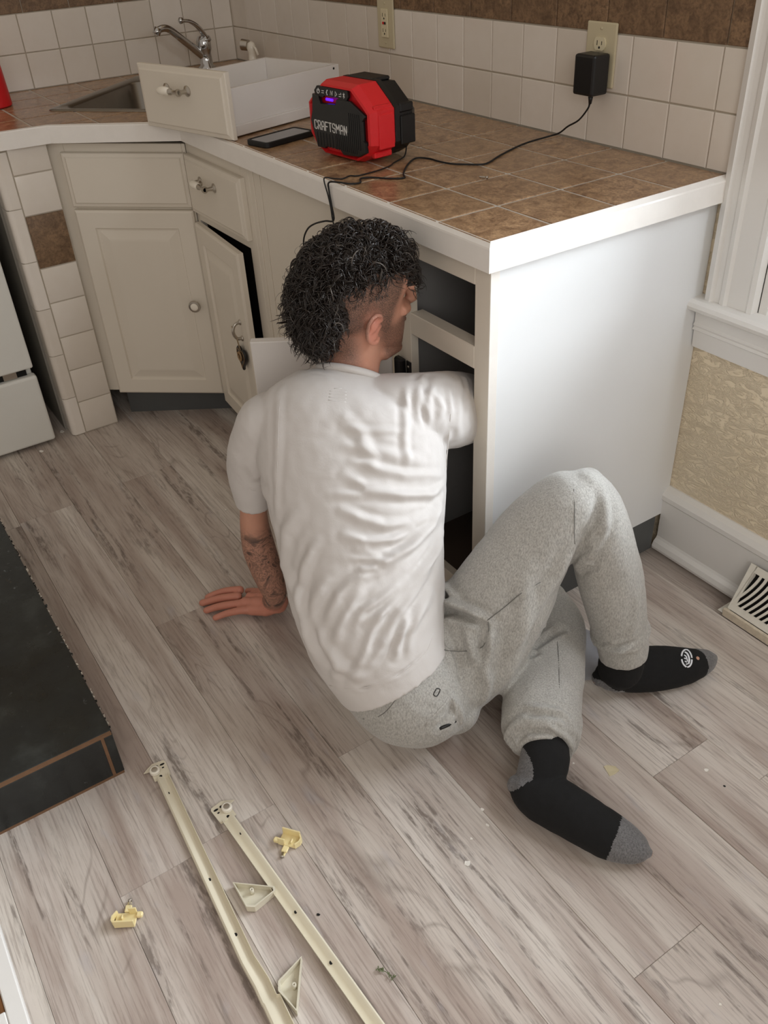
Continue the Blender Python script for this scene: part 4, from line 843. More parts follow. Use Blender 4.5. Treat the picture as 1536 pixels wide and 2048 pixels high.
# ================================================================ THE SEATED MAN
BODY = {
    'shirt_torso': [[-0.8571, -0.766, 0.6435, 0.0344, 0.0461, -0.014, -0.044, 0.0225, -0.034], [-0.8516, -0.7738, 0.6312, 0.0604, 0.0794, -0.0261, -0.063, 0.0351, -0.0391], [-0.8451, -0.7881, 0.6043, 0.0837, 0.1333, -0.0148, -0.0781, 0.0428, -0.0557], [-0.8158, -0.8045, 0.5574, 0.0827, 0.1566, 0.0075, -0.0839, 0.0479, -0.0745], [-0.7643, -0.8252, 0.4894, 0.0838, 0.1565, 0.0066, -0.0853, 0.0491, -0.0819], [-0.6958, -0.862, 0.3979, 0.0757, 0.1392, 0.0039, -0.0877, 0.0499, -0.0788], [-0.6325, -0.8915, 0.3007, 0.0644, 0.1308, 0.0106, -0.0956, 0.0528, -0.0706], [-0.5932, -0.899, 0.2311, 0.0436, 0.1218, 0.0252, -0.1043, 0.0504, -0.0632], [-0.5574, -0.8926, 0.1759, 0.0192, 0.1078, 0.039, -0.1089, 0.0405, -0.0584]],
    'sleeve_left': [[-0.8825, -0.8796, 0.5817, 0.03, -0.0026, -0.0512, -0.0457, 0.0586, -0.0298], [-0.9186, -0.9175, 0.5625, 0.0379, 0.0215, -0.0469, -0.0496, 0.0616, -0.0119], [-0.9429, -0.9433, 0.5038, 0.031, 0.04, -0.0229, -0.056, 0.0452, 0.003], [-0.9545, -0.9546, 0.4491, 0.0234, 0.0427, -0.0095, -0.0577, 0.032, 0.0016], [-0.9566, -0.9621, 0.3858, 0.0166, 0.0341, -0.0046, -0.0504, 0.0244, -0.0013]],
    'sleeve_right': [[-0.8148, -0.7565, 0.5999, -0.0139, 0.0261, 0.0469, -0.0509, 0.034, -0.034], [-0.7804, -0.7169, 0.5881, -0.0198, 0.0292, 0.059, -0.0646, 0.0377, -0.0404], [-0.7527, -0.6724, 0.5792, -0.0267, 0.0243, 0.0643, -0.0693, 0.0183, -0.0356], [-0.7482, -0.6318, 0.5692, -0.0312, 0.0195, 0.0661, -0.0615, -0.0154, -0.0246], [-0.763, -0.5802, 0.5472, -0.032, 0.0176, 0.0651, -0.0473, -0.0251, -0.0164], [-0.7876, -0.5265, 0.5214, -0.0319, 0.0136, 0.0606, -0.0387, -0.0284, -0.014], [-0.8201, -0.4763, 0.4937, -0.0302, 0.0108, 0.055, -0.035, -0.03, -0.0133]],
    'pelvis': [[-0.589, -0.9064, 0.2122, 0.0046, 0.097, 0.0457, -0.0989, 0.0312, -0.0562], [-0.5637, -0.8907, 0.1763, 0.0015, 0.1026, 0.0512, -0.1043, 0.0312, -0.0594], [-0.5402, -0.8731, 0.144, -0.0083, 0.1031, 0.0594, -0.1063, 0.0271, -0.0619], [-0.5195, -0.8529, 0.1169, -0.0268, 0.0844, 0.064, -0.0993, 0.0178, -0.065], [-0.5019, -0.8263, 0.0983, -0.0348, 0.0602, 0.0575, -0.0846, 0.0098, -0.0614], [-0.4891, -0.8029, 0.083, -0.0251, 0.0395, 0.0394, -0.0649, 0.0051, -0.0465]],
    'thigh_right': [[-0.5172, -0.8121, 0.1184, -0.0688, -0.0247, 0.0386, -0.0526, 0.0463, -0.0641], [-0.5155, -0.7579, 0.1562, -0.0813, -0.0385, 0.04, -0.0564, 0.0588, -0.058], [-0.5157, -0.7211, 0.2092, -0.0867, -0.0479, 0.0386, -0.0587, 0.0714, -0.0432], [-0.5045, -0.6623, 0.2992, -0.0788, -0.0431, 0.0352, -0.0568, 0.0734, -0.0372], [-0.4966, -0.6257, 0.3683, -0.0675, -0.0348, 0.0323, -0.0528, 0.0715, -0.0334], [-0.4814, -0.5825, 0.4336, -0.0602, -0.0241, 0.035, -0.0471, 0.0648, -0.0365], [-0.4657, -0.5401, 0.4803, -0.0482, -0.0149, 0.0325, -0.0426, 0.0523, -0.0392], [-0.4584, -0.5147, 0.4989, -0.0301, -0.0075, 0.0221, -0.0314, 0.0322, -0.0317]],
    'shin_right': [[-0.4643, -0.517, 0.5043, 0.0168, 0.0256, 0.0113, -0.0365, 0.0307, -0.015], [-0.4462, -0.513, 0.4684, 0.027, 0.0375, 0.0143, -0.0555, 0.0444, -0.0115], [-0.4333, -0.503, 0.4088, 0.034, 0.0441, 0.0147, -0.063, 0.0493, -0.0023], [-0.4219, -0.488, 0.3374, 0.0368, 0.0482, 0.0164, -0.0632, 0.049, -0.0021], [-0.4056, -0.4736, 0.2597, 0.0363, 0.047, 0.0157, -0.0587, 0.0466, -0.0039], [-0.3919, -0.4625, 0.1913, 0.0351, 0.0427, 0.0127, -0.0516, 0.044, -0.0054], [-0.3797, -0.4584, 0.1367, 0.0343, 0.0385, 0.0096, -0.0421, 0.0393, -0.0069], [-0.3729, -0.4575, 0.1035, 0.0323, 0.0345, 0.0075, -0.0355, 0.0347, -0.0062]],
    'shin_left': [[-0.5715, -0.4921, 0.1256, 0.0273, 0.0446, 0.0138, -0.0062, 0.0211, -0.0558], [-0.5171, -0.5202, 0.1089, 0.0448, 0.0531, 0.0072, -0.0046, 0.0139, -0.0736], [-0.4568, -0.5856, 0.1007, 0.0571, 0.0524, -0.0025, -0.0054, 0.0023, -0.0758], [-0.3989, -0.6496, 0.0966, 0.0563, 0.0536, -0.0012, -0.0026, 0.001, -0.0759], [-0.3535, -0.6942, 0.0958, 0.0498, 0.0564, 0.0047, -0.0006, 0.0067, -0.0737], [-0.33, -0.71, 0.0906, 0.0379, 0.0573, 0.0126, -0.0035, 0.0172, -0.0678], [-0.3116, -0.7201, 0.0871, 0.0304, 0.044, 0.009, -0.0007, 0.0118, -0.0558], [-0.2927, -0.7345, 0.0849, 0.0306, 0.039, 0.0058, 0.0, 0.0078, -0.0524]],
    'sock_left': [[-0.3229, -0.7143, 0.0961, 0.0232, 0.0292, 0.0041, -0.0064, 0.0104, -0.0381], [-0.304, -0.7284, 0.0891, 0.0276, 0.0324, 0.0035, -0.008, 0.0112, -0.0407], [-0.285, -0.7448, 0.0803, 0.0337, 0.03, -0.0013, -0.0156, 0.0158, -0.038], [-0.2741, -0.7631, 0.0624, 0.0367, 0.0235, -0.0067, -0.0206, 0.0231, -0.0313], [-0.2687, -0.781, 0.0428, 0.0331, 0.018, -0.0079, -0.0189, 0.0232, -0.0266], [-0.2655, -0.7927, 0.0305, 0.019, 0.0101, -0.0047, -0.0132, 0.0162, -0.0187]],
    'foot_left': [[-0.2918, -0.8119, 0.052, -0.0042, 0.0131, 0.0092, -0.0072, 0.0103, -0.018], [-0.2788, -0.8063, 0.05, -0.0085, 0.0226, 0.0165, -0.0104, 0.0165, -0.0279], [-0.2537, -0.7947, 0.048, -0.0141, 0.0311, 0.024, -0.0122, 0.0196, -0.0326], [-0.2204, -0.7767, 0.046, -0.0144, 0.0356, 0.0266, -0.0116, 0.0217, -0.0353], [-0.1832, -0.7633, 0.044, -0.0107, 0.0361, 0.0251, -0.0103, 0.0211, -0.0348], [-0.1464, -0.7505, 0.04, -0.0105, 0.0342, 0.0239, -0.0114, 0.0196, -0.033], [-0.1141, -0.7366, 0.036, -0.0119, 0.0308, 0.0226, -0.0122, 0.0168, -0.0294], [-0.0879, -0.722, 0.032, -0.0112, 0.0238, 0.0182, -0.0123, 0.0128, -0.0242], [-0.0709, -0.7102, 0.028, -0.0082, 0.0149, 0.0118, -0.0104, 0.0083, -0.0175], [-0.0631, -0.7036, 0.026, -0.0038, 0.006, 0.0049, -0.006, 0.0042, -0.0096]],
    'sock_right': [[-0.3809, -0.4537, 0.133, 0.029, 0.0279, 0.0043, -0.0275, 0.0301, -0.0102], [-0.3739, -0.4568, 0.1052, 0.0335, 0.0281, 0.0016, -0.0269, 0.0325, -0.0082], [-0.3718, -0.4612, 0.0737, 0.037, 0.0258, -0.0026, -0.0239, 0.0335, -0.0085], [-0.3698, -0.4682, 0.049, 0.031, 0.0202, -0.0032, -0.0195, 0.0282, -0.0109], [-0.3677, -0.4739, 0.0336, 0.0155, 0.0102, -0.0016, -0.0107, 0.0153, -0.0072]],
    'foot_right': [[-0.3998, -0.4906, 0.036, -0.0124, 0.0037, 0.0105, -0.0109, 0.0032, -0.014], [-0.3962, -0.4785, 0.036, -0.0207, 0.0066, 0.018, -0.0151, 0.0103, -0.0212], [-0.3825, -0.4527, 0.042, -0.0281, 0.0108, 0.0258, -0.0191, 0.0144, -0.0269], [-0.3627, -0.4155, 0.046, -0.0313, 0.0154, 0.0314, -0.0245, 0.0108, -0.0297], [-0.3441, -0.3706, 0.04, -0.03, 0.0172, 0.0321, -0.0296, 0.0075, -0.0317], [-0.3266, -0.328, 0.033, -0.027, 0.0141, 0.0277, -0.0313, 0.0055, -0.0333], [-0.3164, -0.292, 0.027, -0.0237, 0.0087, 0.0211, -0.0278, 0.0006, -0.0315], [-0.3127, -0.2638, 0.022, -0.0191, 0.0046, 0.0148, -0.0211, -0.0022, -0.0266], [-0.3112, -0.2442, 0.019, -0.0103, 0.0019, 0.0075, -0.0119, -0.0015, -0.016]],
    'arm_left': [[-0.9159, -0.9135, 0.5623, 0.0253, 0.0252, -0.0233, -0.0325, 0.0376, 0.0055], [-0.9539, -0.9367, 0.4959, 0.0198, 0.0268, -0.0138, -0.0354, 0.0289, 0.0052], [-0.9651, -0.9488, 0.4229, 0.0146, 0.0265, -0.0059, -0.0349, 0.0195, 0.001], [-0.9697, -0.958, 0.3615, 0.0125, 0.025, -0.0038, -0.0328, 0.0168, 0.0026], [-0.9799, -0.9592, 0.3039, 0.0118, 0.0287, -0.0009, -0.0369, 0.0153, 0.0028], [-0.9787, -0.9581, 0.2431, 0.0112, 0.0341, 0.0025, -0.0389, 0.0129, -0.0017], [-0.9729, -0.953, 0.1882, 0.0092, 0.0328, 0.0044, -0.0354, 0.0103, -0.0031], [-0.9668, -0.9477, 0.1418, 0.008, 0.0289, 0.004, -0.0308, 0.0084, 0.001], [-0.9725, -0.9413, 0.1018, 0.0114, 0.0235, -0.0021, -0.0225, 0.0117, 0.0092], [-0.9939, -0.9413, 0.067, 0.0152, 0.0166, -0.0093, -0.0128, 0.0161, 0.0078]],
    'finger_index': [[-1.1227, -0.9661, 0.026], [-1.144, -0.9929, 0.022], [-1.1601, -1.0176, 0.014], [-1.1665, -1.0383, 0.009]],
    'finger_middle': [[-1.1038, -0.9807, 0.026], [-1.1268, -1.013, 0.022], [-1.1438, -1.0357, 0.014], [-1.1559, -1.0576, 0.009]],
    'finger_ring': [[-1.0777, -0.988, 0.026], [-1.0989, -1.0208, 0.022], [-1.1159, -1.0406, 0.014], [-1.1247, -1.061, 0.009]],
    'finger_pinky': [[-1.0511, -0.9879, 0.026], [-1.0668, -1.0163, 0.022], [-1.0806, -1.0346, 0.014], [-1.087, -1.0546, 0.009]],
    'hand': [[-1.0061, -0.9261, 0.055], [-1.0302, -0.9336, 0.034], [-1.0607, -0.9519, 0.03], [-1.0867, -0.973, 0.026]],
    'head_c': [-0.86506, -0.72491, 0.7842],
    'neck': [[-0.8624, -0.7719, 0.6025, -0.0343, -0.0479, 0.0119, -0.0493, 0.0326, -0.0107], [-0.8636, -0.7625, 0.6366, -0.0317, -0.0445, 0.0108, -0.0459, 0.0297, -0.0121], [-0.8669, -0.7537, 0.6642, -0.031, -0.0417, 0.0125, -0.0444, 0.0283, -0.0158], [-0.8702, -0.7401, 0.6952, -0.0295, -0.0406, 0.0108, -0.0456, 0.0297, -0.0131], [-0.8718, -0.7331, 0.7282, -0.0251, -0.0369, 0.0066, -0.0456, 0.0295, -0.0086]],
    'head_f': [0.12774, 0.99181, 0.00106],
    'head_u': [0.20341, -0.02724, 0.97872],
    'head_l': [-0.97073, 0.12481, 0.20522]
}

FOLDS = {}
FOLDS = {
    'shirt': [[[[-0.573, -0.7666, 0.4103], [-0.5428, -0.8283, 0.405], [-0.5293, -0.8766, 0.3887], [-0.5233, -0.9191, 0.3698], [-0.5327, -0.9591, 0.3526]], 0.006750000000000001, 0.007350000000000001], [[[-0.5235, -0.9231, 0.3673], [-0.5203, -0.9559, 0.3368], [-0.5127, -0.9748, 0.3111], [-0.5162, -0.9999, 0.2751]], 0.006750000000000001, 0.007350000000000001], [[[-0.6548, -0.9751, 0.4664], [-0.6561, -1.0028, 0.4259], [-0.6544, -1.021, 0.3817], [-0.6308, -1.0324, 0.3296]], 0.006075, 0.00945], [[[-0.6873, -0.8722, 0.5811], [-0.6557, -0.8403, 0.564], [-0.633, -0.798, 0.5464], [-0.6327, -0.7208, 0.5155]], 0.004274999999999999, 0.007350000000000001], [[[-0.609, -0.9347, 0.4627], [-0.5851, -0.9059, 0.4553], [-0.5698, -0.871, 0.4505]], 0.0054, 0.0063], [[[-0.5835, -0.937, 0.432], [-0.5679, -0.9063, 0.4315]], 0.004725, 0.00525], [[[-0.5024, -0.8632, 0.3456], [-0.4897, -0.89, 0.3229], [-0.4754, -0.9096, 0.2929]], 0.0026999999999999997, 0.0063], [[[-0.6035, -1.022, 0.3441], [-0.5776, -1.0247, 0.3082], [-0.5403, -1.0176, 0.2757], [-0.4978, -0.9882, 0.2588]], 0.006075, 0.0105], [[[-0.7479, -0.8583, 0.64], [-0.7234, -0.8459, 0.6266], [-0.6924, -0.8387, 0.6023]], 0.00285, 0.0105], [[[-0.8712, -0.9049, 0.6596], [-0.8252, -0.9391, 0.6264], [-0.7974, -0.9613, 0.586], [-0.75, -1.0035, 0.4663]], 0.00285, 0.008400000000000001], [[[-0.7309, -0.7203, 0.656], [-0.7004, -0.747, 0.6259], [-0.6696, -0.7706, 0.5958], [-0.639, -0.7871, 0.5556]], 0.004274999999999999, 0.007350000000000001], [[[-0.68, -0.8946, 0.561], [-0.6493, -0.8706, 0.5426], [-0.6191, -0.8254, 0.5254], [-0.6117, -0.7499, 0.4977]], 0.005225, 0.008400000000000001], [[[-0.6762, -0.9277, 0.5332], [-0.643, -0.8753, 0.5334], [-0.6129, -0.8132, 0.5173], [-0.6091, -0.7606, 0.4994], [-0.625, -0.7224, 0.4943]], 0.005225, 0.007350000000000001], [[[-0.6495, -0.9215, 0.5139], [-0.6251, -0.9013, 0.5012], [-0.5969, -0.8674, 0.4863], [-0.5848, -0.8217, 0.4772], [-0.5944, -0.7675, 0.4737]], 0.0057, 0.008400000000000001], [[[-0.6252, -0.9354, 0.4791], [-0.5983, -0.9087, 0.468], [-0.5801, -0.8674, 0.4642], [-0.5779, -0.8142, 0.4649], [-0.6043, -0.747, 0.4723]], 0.008100000000000001, 0.008400000000000001], [[[-0.7169, -0.8805, 0.6023], [-0.6857, -0.8436, 0.5933], [-0.6547, -0.7987, 0.5749], [-0.6426, -0.7566, 0.5584]], 0.004274999999999999, 0.00945], [[[-0.7292, -0.8631, 0.6223], [-0.6954, -0.8152, 0.6143], [-0.6775, -0.7689, 0.6057]], 0.00285, 0.0063], [[[-0.5947, -0.9326, 0.449], [-0.5683, -0.8932, 0.4402], [-0.5646, -0.8412, 0.4462], [-0.5817, -0.7815, 0.4566], [-0.6184, -0.7266, 0.4733]], 0.007425, 0.008400000000000001], [[[-0.6051, -0.7377, 0.4546], [-0.5706, -0.8113, 0.4505], [-0.56, -0.8784, 0.4362], [-0.5731, -0.9363, 0.4209], [-0.5823, -0.9814, 0.3928], [-0.581, -1.0109, 0.3452]], 0.008100000000000001, 0.0105], [[[-0.5917, -0.7459, 0.4212], [-0.5375, -0.8281, 0.3948], [-0.5122, -0.898, 0.3619], [-0.5083, -0.9438, 0.3274]], 0.008100000000000001, 0.00945], [[[-0.5375, -0.8703, 0.4024], [-0.5381, -0.929, 0.3827], [-0.5446, -0.954, 0.3732], [-0.5443, -0.9806, 0.3465]], 0.0054, 0.007350000000000001], [[[-0.5648, -0.9342, 0.412], [-0.5618, -0.9799, 0.3702], [-0.557, -1.0118, 0.3169]], 0.006075, 0.00945], [[[-0.5072, -0.887, 0.355], [-0.4963, -0.9104, 0.3294], [-0.4832, -0.9335, 0.2936]], 0.008100000000000001, 0.0063], [[[-0.5204, -0.8283, 0.3606], [-0.4983, -0.8876, 0.3385], [-0.5012, -0.9408, 0.3194], [-0.5077, -0.9931, 0.2731], [-0.5183, -1.0089, 0.2493]], 0.007425, 0.0105], [[[-0.7084, -0.9762, 0.5043], [-0.7203, -1.0031, 0.4615], [-0.7149, -1.0186, 0.3955], [-0.6449, -1.0295, 0.3556], [-0.6116, -1.0358, 0.288]], 0.006750000000000001, 0.01365], [[[-0.6102, -0.9779, 0.4215], [-0.6163, -1.0159, 0.3687], [-0.6181, -1.0341, 0.3064], [-0.5871, -1.0333, 0.2516]], 0.006750000000000001, 0.0126], [[[-0.7041, -0.8386, 0.6129], [-0.6827, -0.8458, 0.5895], [-0.6575, -0.839, 0.5667]], 0.003325, 0.0105], [[[-0.5634, -1.0163, 0.3145], [-0.5416, -1.0161, 0.2835], [-0.5491, -1.0245, 0.2327]], 0.004050000000000001, 0.0105], [[[-0.8808, -0.9875, 0.5299], [-0.884, -0.9763, 0.4838], [-0.7947, -0.9961, 0.4907]], 0.003325, 0.0105], [[[-0.5652, -1.0256, 0.2083], [-0.4946, -0.9914, 0.2426], [-0.4655, -0.9258, 0.271], [-0.4699, -0.8797, 0.2845]], -0.0029700000000000004, 0.00336], [[[-0.9125, -1.0041, 0.4847], [-0.8954, -0.9808, 0.4438]], -0.00171, 0.00315], [[[-0.8504, -0.8515, 0.6794], [-0.8021, -0.8222, 0.6756]], -0.0019, 0.00315], [[[-0.7157, -0.7332, 0.6418], [-0.6957, -0.7349, 0.6196]], 0.003, 0.0063], [[[-0.7231, -0.705, 0.6535], [-0.7025, -0.7212, 0.6329], [-0.6798, -0.7279, 0.6014]], 0.0032999999999999995, 0.0063], [[[-0.7213, -0.7006, 0.6528], [-0.698, -0.7102, 0.6328], [-0.6887, -0.7078, 0.6185]], 0.0024, 0.00525], [[[-0.7127, -0.6801, 0.6496], [-0.6935, -0.7003, 0.6296], [-0.6802, -0.7088, 0.5961]], 0.0032999999999999995, 0.0063], [[[-0.7064, -0.6809, 0.6455], [-0.6849, -0.6742, 0.6173], [-0.6784, -0.6889, 0.6005]], 0.003, 0.0063], [[[-0.7084, -0.6427, 0.639], [-0.6871, -0.655, 0.6168], [-0.6788, -0.6697, 0.5462]], 0.0036, 0.0063], [[[-0.7437, -0.5938, 0.6339], [-0.6937, -0.6283, 0.6156], [-0.6746, -0.6509, 0.5779], [-0.6782, -0.6401, 0.5447]], 0.0026999999999999997, 0.008400000000000001], [[[-0.7471, -0.5769, 0.6254], [-0.7083, -0.5989, 0.614]], 0.0026999999999999997, 0.0063], [[[-0.7604, -0.6687, 0.6548], [-0.7423, -0.6969, 0.6587]], -0.0024, 0.0063], [[[-0.7521, -0.6552, 0.6538], [-0.7104, -0.6933, 0.648]], -0.0026999999999999997, 0.007350000000000001]],
    'pants': [[[[-0.4144, -0.5247, 0.5138], [-0.3829, -0.5481, 0.4768], [-0.3912, -0.5692, 0.4209], [-0.4281, -0.5591, 0.3476]], 0.00945, 0.01], [[[-0.3826, -0.5564, 0.4628], [-0.4011, -0.5708, 0.4029]], -0.008100000000000001, 0.007], [[[-0.3977, -0.5687, 0.385], [-0.3844, -0.5653, 0.3888]], 0.0054, 0.005], [[[-0.4191, -0.5903, 0.5157], [-0.4009, -0.5999, 0.4416]], -0.0021600000000000005, 0.0026], [[[-0.4009, -0.5999, 0.4416], [-0.4074, -0.6286, 0.3764], [-0.4071, -0.683, 0.3138], [-0.4168, -0.7488, 0.2342]], 0.008100000000000001, 0.014], [[[-0.4289, -0.6824, 0.4017], [-0.4087, -0.706, 0.2849], [-0.4168, -0.7324, 0.1515]], 0.006750000000000001, 0.016], [[[-0.4359, -0.748, 0.2947], [-0.4216, -0.7671, 0.22], [-0.4223, -0.7807, 0.1326]], 0.008100000000000001, 0.01], [[[-0.4747, -0.7679, 0.3105], [-0.4485, -0.7816, 0.2562], [-0.4178, -0.7789, 0.1801]], 0.006750000000000001, 0.012], [[[-0.5655, -0.7933, 0.2684], [-0.578, -0.7813, 0.271], [-0.5371, -0.7808, 0.2999], [-0.497, -0.7731, 0.3129], [-0.4708, -0.7638, 0.314], [-0.448, -0.7521, 0.3086]], 0.016200000000000003, 0.008], [[[-0.546, -0.7964, 0.2782], [-0.5171, -0.7849, 0.299], [-0.4879, -0.7747, 0.3074], [-0.4596, -0.7617, 0.3053]], -0.01485, 0.009], [[[-0.4473, -0.7526, 0.3065], [-0.4387, -0.7667, 0.2656], [-0.4475, -0.7841, 0.2509], [-0.4766, -0.8105, 0.2432], [-0.4898, -0.8409, 0.2596]], -0.0024300000000000003, 0.003], [[[-0.4472, -0.7501, 0.3109], [-0.4323, -0.7158, 0.3484]], -0.0021600000000000005, 0.003], [[[-0.5302, -0.8027, 0.2755], [-0.4937, -0.8165, 0.2513], [-0.4494, -0.8286, 0.2156]], 0.008100000000000001, 0.009], [[[-0.484, -0.7831, 0.2931], [-0.4581, -0.7868, 0.262], [-0.4394, -0.7874, 0.2292]], 0.007425, 0.009], [[[-0.4423, -0.7511, 0.3007], [-0.4314, -0.7641, 0.2549], [-0.4242, -0.7825, 0.2021]], 0.008100000000000001, 0.008], [[[-0.5715, -0.752, 0.3079], [-0.5316, -0.7711, 0.3162], [-0.5048, -0.7725, 0.3157]], 0.00945, 0.01], [[[-0.586, -0.7455, 0.2946], [-0.5442, -0.7726, 0.3081]], -0.00945, 0.006], [[[-0.4745, -0.8887, 0.2616], [-0.4617, -0.9297, 0.2319], [-0.4667, -0.9694, 0.1858], [-0.4913, -0.9886, 0.1506], [-0.5211, -0.9921, 0.125]], -0.0024300000000000003, 0.003], [[[-0.4276, -0.8507, 0.1958], [-0.4206, -0.8932, 0.1803], [-0.4262, -0.9265, 0.1535]], 0.0035, 0.005], [[[-0.4248, -0.8528, 0.1905], [-0.4154, -0.8412, 0.1567], [-0.4143, -0.8364, 0.1189]], 0.006, 0.007], [[[-0.4183, -0.8524, 0.1741], [-0.4112, -0.874, 0.1571], [-0.4128, -0.8943, 0.1439]], -0.006, 0.009], [[[-0.5017, -0.9913, 0.1996], [-0.4873, -0.9798, 0.208], [-0.4685, -0.9455, 0.23]], 0.003, 0.01], [[[-0.3466, -0.7377, 0.1571], [-0.3223, -0.7183, 0.1633], [-0.3045, -0.6951, 0.1564], [-0.2813, -0.6869, 0.1369], [-0.2752, -0.6791, 0.1027]], 0.007, 0.007], [[[-0.3372, -0.743, 0.1539], [-0.3141, -0.7255, 0.1603], [-0.2984, -0.7064, 0.1573]], -0.005, 0.005], [[[-0.3596, -0.7712, 0.1177], [-0.339, -0.752, 0.1474], [-0.3099, -0.729, 0.1567], [-0.2918, -0.712, 0.152], [-0.2772, -0.6951, 0.1246], [-0.2685, -0.6885, 0.0904]], 0.007, 0.007], [[[-0.3599, -0.7781, 0.0903], [-0.3474, -0.771, 0.126], [-0.3278, -0.7534, 0.1448], [-0.2964, -0.7298, 0.1506], [-0.276, -0.7109, 0.1306], [-0.265, -0.6995, 0.0953]], 0.006, 0.006], [[[-0.3379, -0.7777, 0.0985], [-0.3201, -0.7593, 0.1307], [-0.2913, -0.7336, 0.1404], [-0.2733, -0.7154, 0.1222], [-0.2676, -0.7034, 0.0891]], -0.005, 0.005], [[[-0.3492, -0.7793, 0.1014], [-0.3341, -0.7762, 0.0851]], -0.006, 0.006], [[[-0.4453, -0.6374, 0.1716], [-0.4477, -0.5999, 0.1759], [-0.4507, -0.5515, 0.1741]], -0.00945, 0.007], [[[-0.4351, -0.6552, 0.1717], [-0.4321, -0.6345, 0.1727]], -0.006750000000000001, 0.006], [[[-0.4148, -0.6525, 0.2462], [-0.461, -0.5607, 0.1777]], -0.006750000000000001, 0.006], [[[-0.4406, -0.5793, 0.1758], [-0.3901, -0.6226, 0.1702], [-0.3322, -0.6745, 0.1656]], -0.00162, 0.0025], [[[-0.4097, -0.5116, 0.1578], [-0.3743, -0.5234, 0.1689], [-0.3481, -0.5144, 0.1797], [-0.3301, -0.4892, 0.1944]], -0.006750000000000001, 0.006], [[[-0.3855, -0.5215, 0.1699], [-0.3577, -0.5212, 0.1883]], -0.006750000000000001, 0.005], [[[-0.3875, -0.5122, 0.1378], [-0.3385, -0.5082, 0.1745], [-0.3296, -0.4606, 0.1874]], 0.004050000000000001, 0.007], [[[-0.3418, -0.4831, 0.3048], [-0.3344, -0.4855, 0.2543], [-0.3332, -0.4963, 0.2201]], 0.0054, 0.01], [[[-0.4115, -0.562, 0.3448], [-0.3757, -0.5593, 0.386]], -0.004050000000000001, 0.004]]
}

def ring_pts(r, n=28, e=1.0, k=1.0, zmin=None):
    c, A, B = Vector(r[0:3]), Vector(r[3:6]) * k, Vector(r[6:9]) * k
    out = []
    for j in range(n):
        t = 2 * PI * j / n; ct, st_ = math.cos(t), math.sin(t)
        out.append(c + A * (abs(ct) ** e * (1 if ct > 0 else -1)) + B * (abs(st_) ** e * (1 if st_ > 0 else -1)))
    return out
def refine(rings, n=4):
    R = [np.array(r, float) for r in rings]; R = [2 * R[0] - R[1]] + R + [2 * R[-1] - R[-2]]; out = []
    for i in range(1, len(R) - 2):
        for q in range(n):
            t = q / n; a, b, c, d = R[i - 1:i + 3]
            out.append(0.5 * (2 * b + (c - a) * t + (2 * a - 5 * b + 4 * c - d) * t * t + (3 * b - a - 3 * c + d) * t ** 3))
    out.append(R[-2]); return out
def limb(mb, rings, k=1.0, e=0.92, dome=(True, True), n=32):
    R = refine(rings)
    def cap(r0, r1, sgn):
        d = np.array(r0[:3]) - np.array(r1[:3]); L = np.linalg.norm(d); d = d / max(L, 1e-6)
        rad = min(np.linalg.norm(r0[3:6]), np.linalg.norm(r0[6:9])); out = []
        for q in (0.35, 0.65, 0.87, 0.97):
            h = rad * q * 0.75; s = math.sqrt(max(0.02, 1 - q * q)); out.append(np.concatenate([r0[:3] + d * h, r0[3:6] * s, r0[6:9] * s]))
        return out
    R2 = list(R)
    if dome[0]: R2 = cap(R[0], R[1], -1)[::-1] + R2
    if dome[1]: R2 = R2 + cap(R[-1], R[-2], 1)
    mb.loft([ring_pts(r, n, e, k) for r in R2], 0, True, True)
def hollow_end(rings, wall=0.006, depth=0.035, end=1):
    """fold the tube inwards at its end so that a cuff or hem has a real opening"""
    R = refine(rings); last, prev = (R[-1], R[-2]) if end == 1 else (R[0], R[1])
    d = last[:3] - prev[:3]; d = d / np.linalg.norm(d)
    def sh(r, off, w): 
        A, B = r[3:6], r[6:9]; return np.concatenate([r[:3] + d * off, A * (1 - w / np.linalg.norm(A)), B * (1 - w / np.linalg.norm(B))])
    extra = [sh(last, 0.003, 0.0015), sh(last, 0.002, wall), sh(last, -depth * 0.5, wall), sh(last, -depth, wall * 1.3), sh(last, -depth, 0.7 * min(np.linalg.norm(last[3:6]), np.linalg.norm(last[6:9])))]
    return (R + extra) if end == 1 else (extra[::-1] + R)
def hollow_limb(mb, R, e=0.92, n=40): mb.loft([ring_pts(r, n, e) for r in R], 0, True, True)

def remeshed(mb, voxel, smooth=3, factor=0.5):
    """union of all closed pieces of mb as one even surface -> (verts Nx3, quads Mx4)"""
    me = bpy.data.meshes.new('tmp'); me.from_pydata(mb.v, [], mb.f); bm = bmesh.new(); bm.from_mesh(me); bmesh.ops.recalc_face_normals(bm, faces=bm.faces[:]); bm.to_mesh(me); bm.free()
    o = bpy.data.objects.new('tmp', me); COL.objects.link(o)
    r = o.modifiers.new('r', 'REMESH'); r.mode = 'VOXEL'; r.voxel_size = voxel; r.adaptivity = 0
    if smooth: s = o.modifiers.new('s', 'SMOOTH'); s.factor = factor; s.iterations = smooth
    dg = bpy.context.evaluated_depsgraph_get(); ev = o.evaluated_get(dg); m2 = bpy.data.meshes.new_from_object(ev)
    V = np.empty(len(m2.vertices) * 3); m2.vertices.foreach_get('co', V); V = V.reshape(-1, 3)
    F = [tuple(p_.vertices) for p_ in m2.polygons]
    bpy.data.objects.remove(o); bpy.data.meshes.remove(me); bpy.data.meshes.remove(m2)
    return V, F
def normals_of(V, F):
    me = bpy.data.meshes.new('tmpn'); me.from_pydata(V.tolist(), [], F); me.update()
    N = np.empty(len(V) * 3); me.vertices.foreach_get('normal', N); bpy.data.meshes.remove(me); return N.reshape(-1, 3)
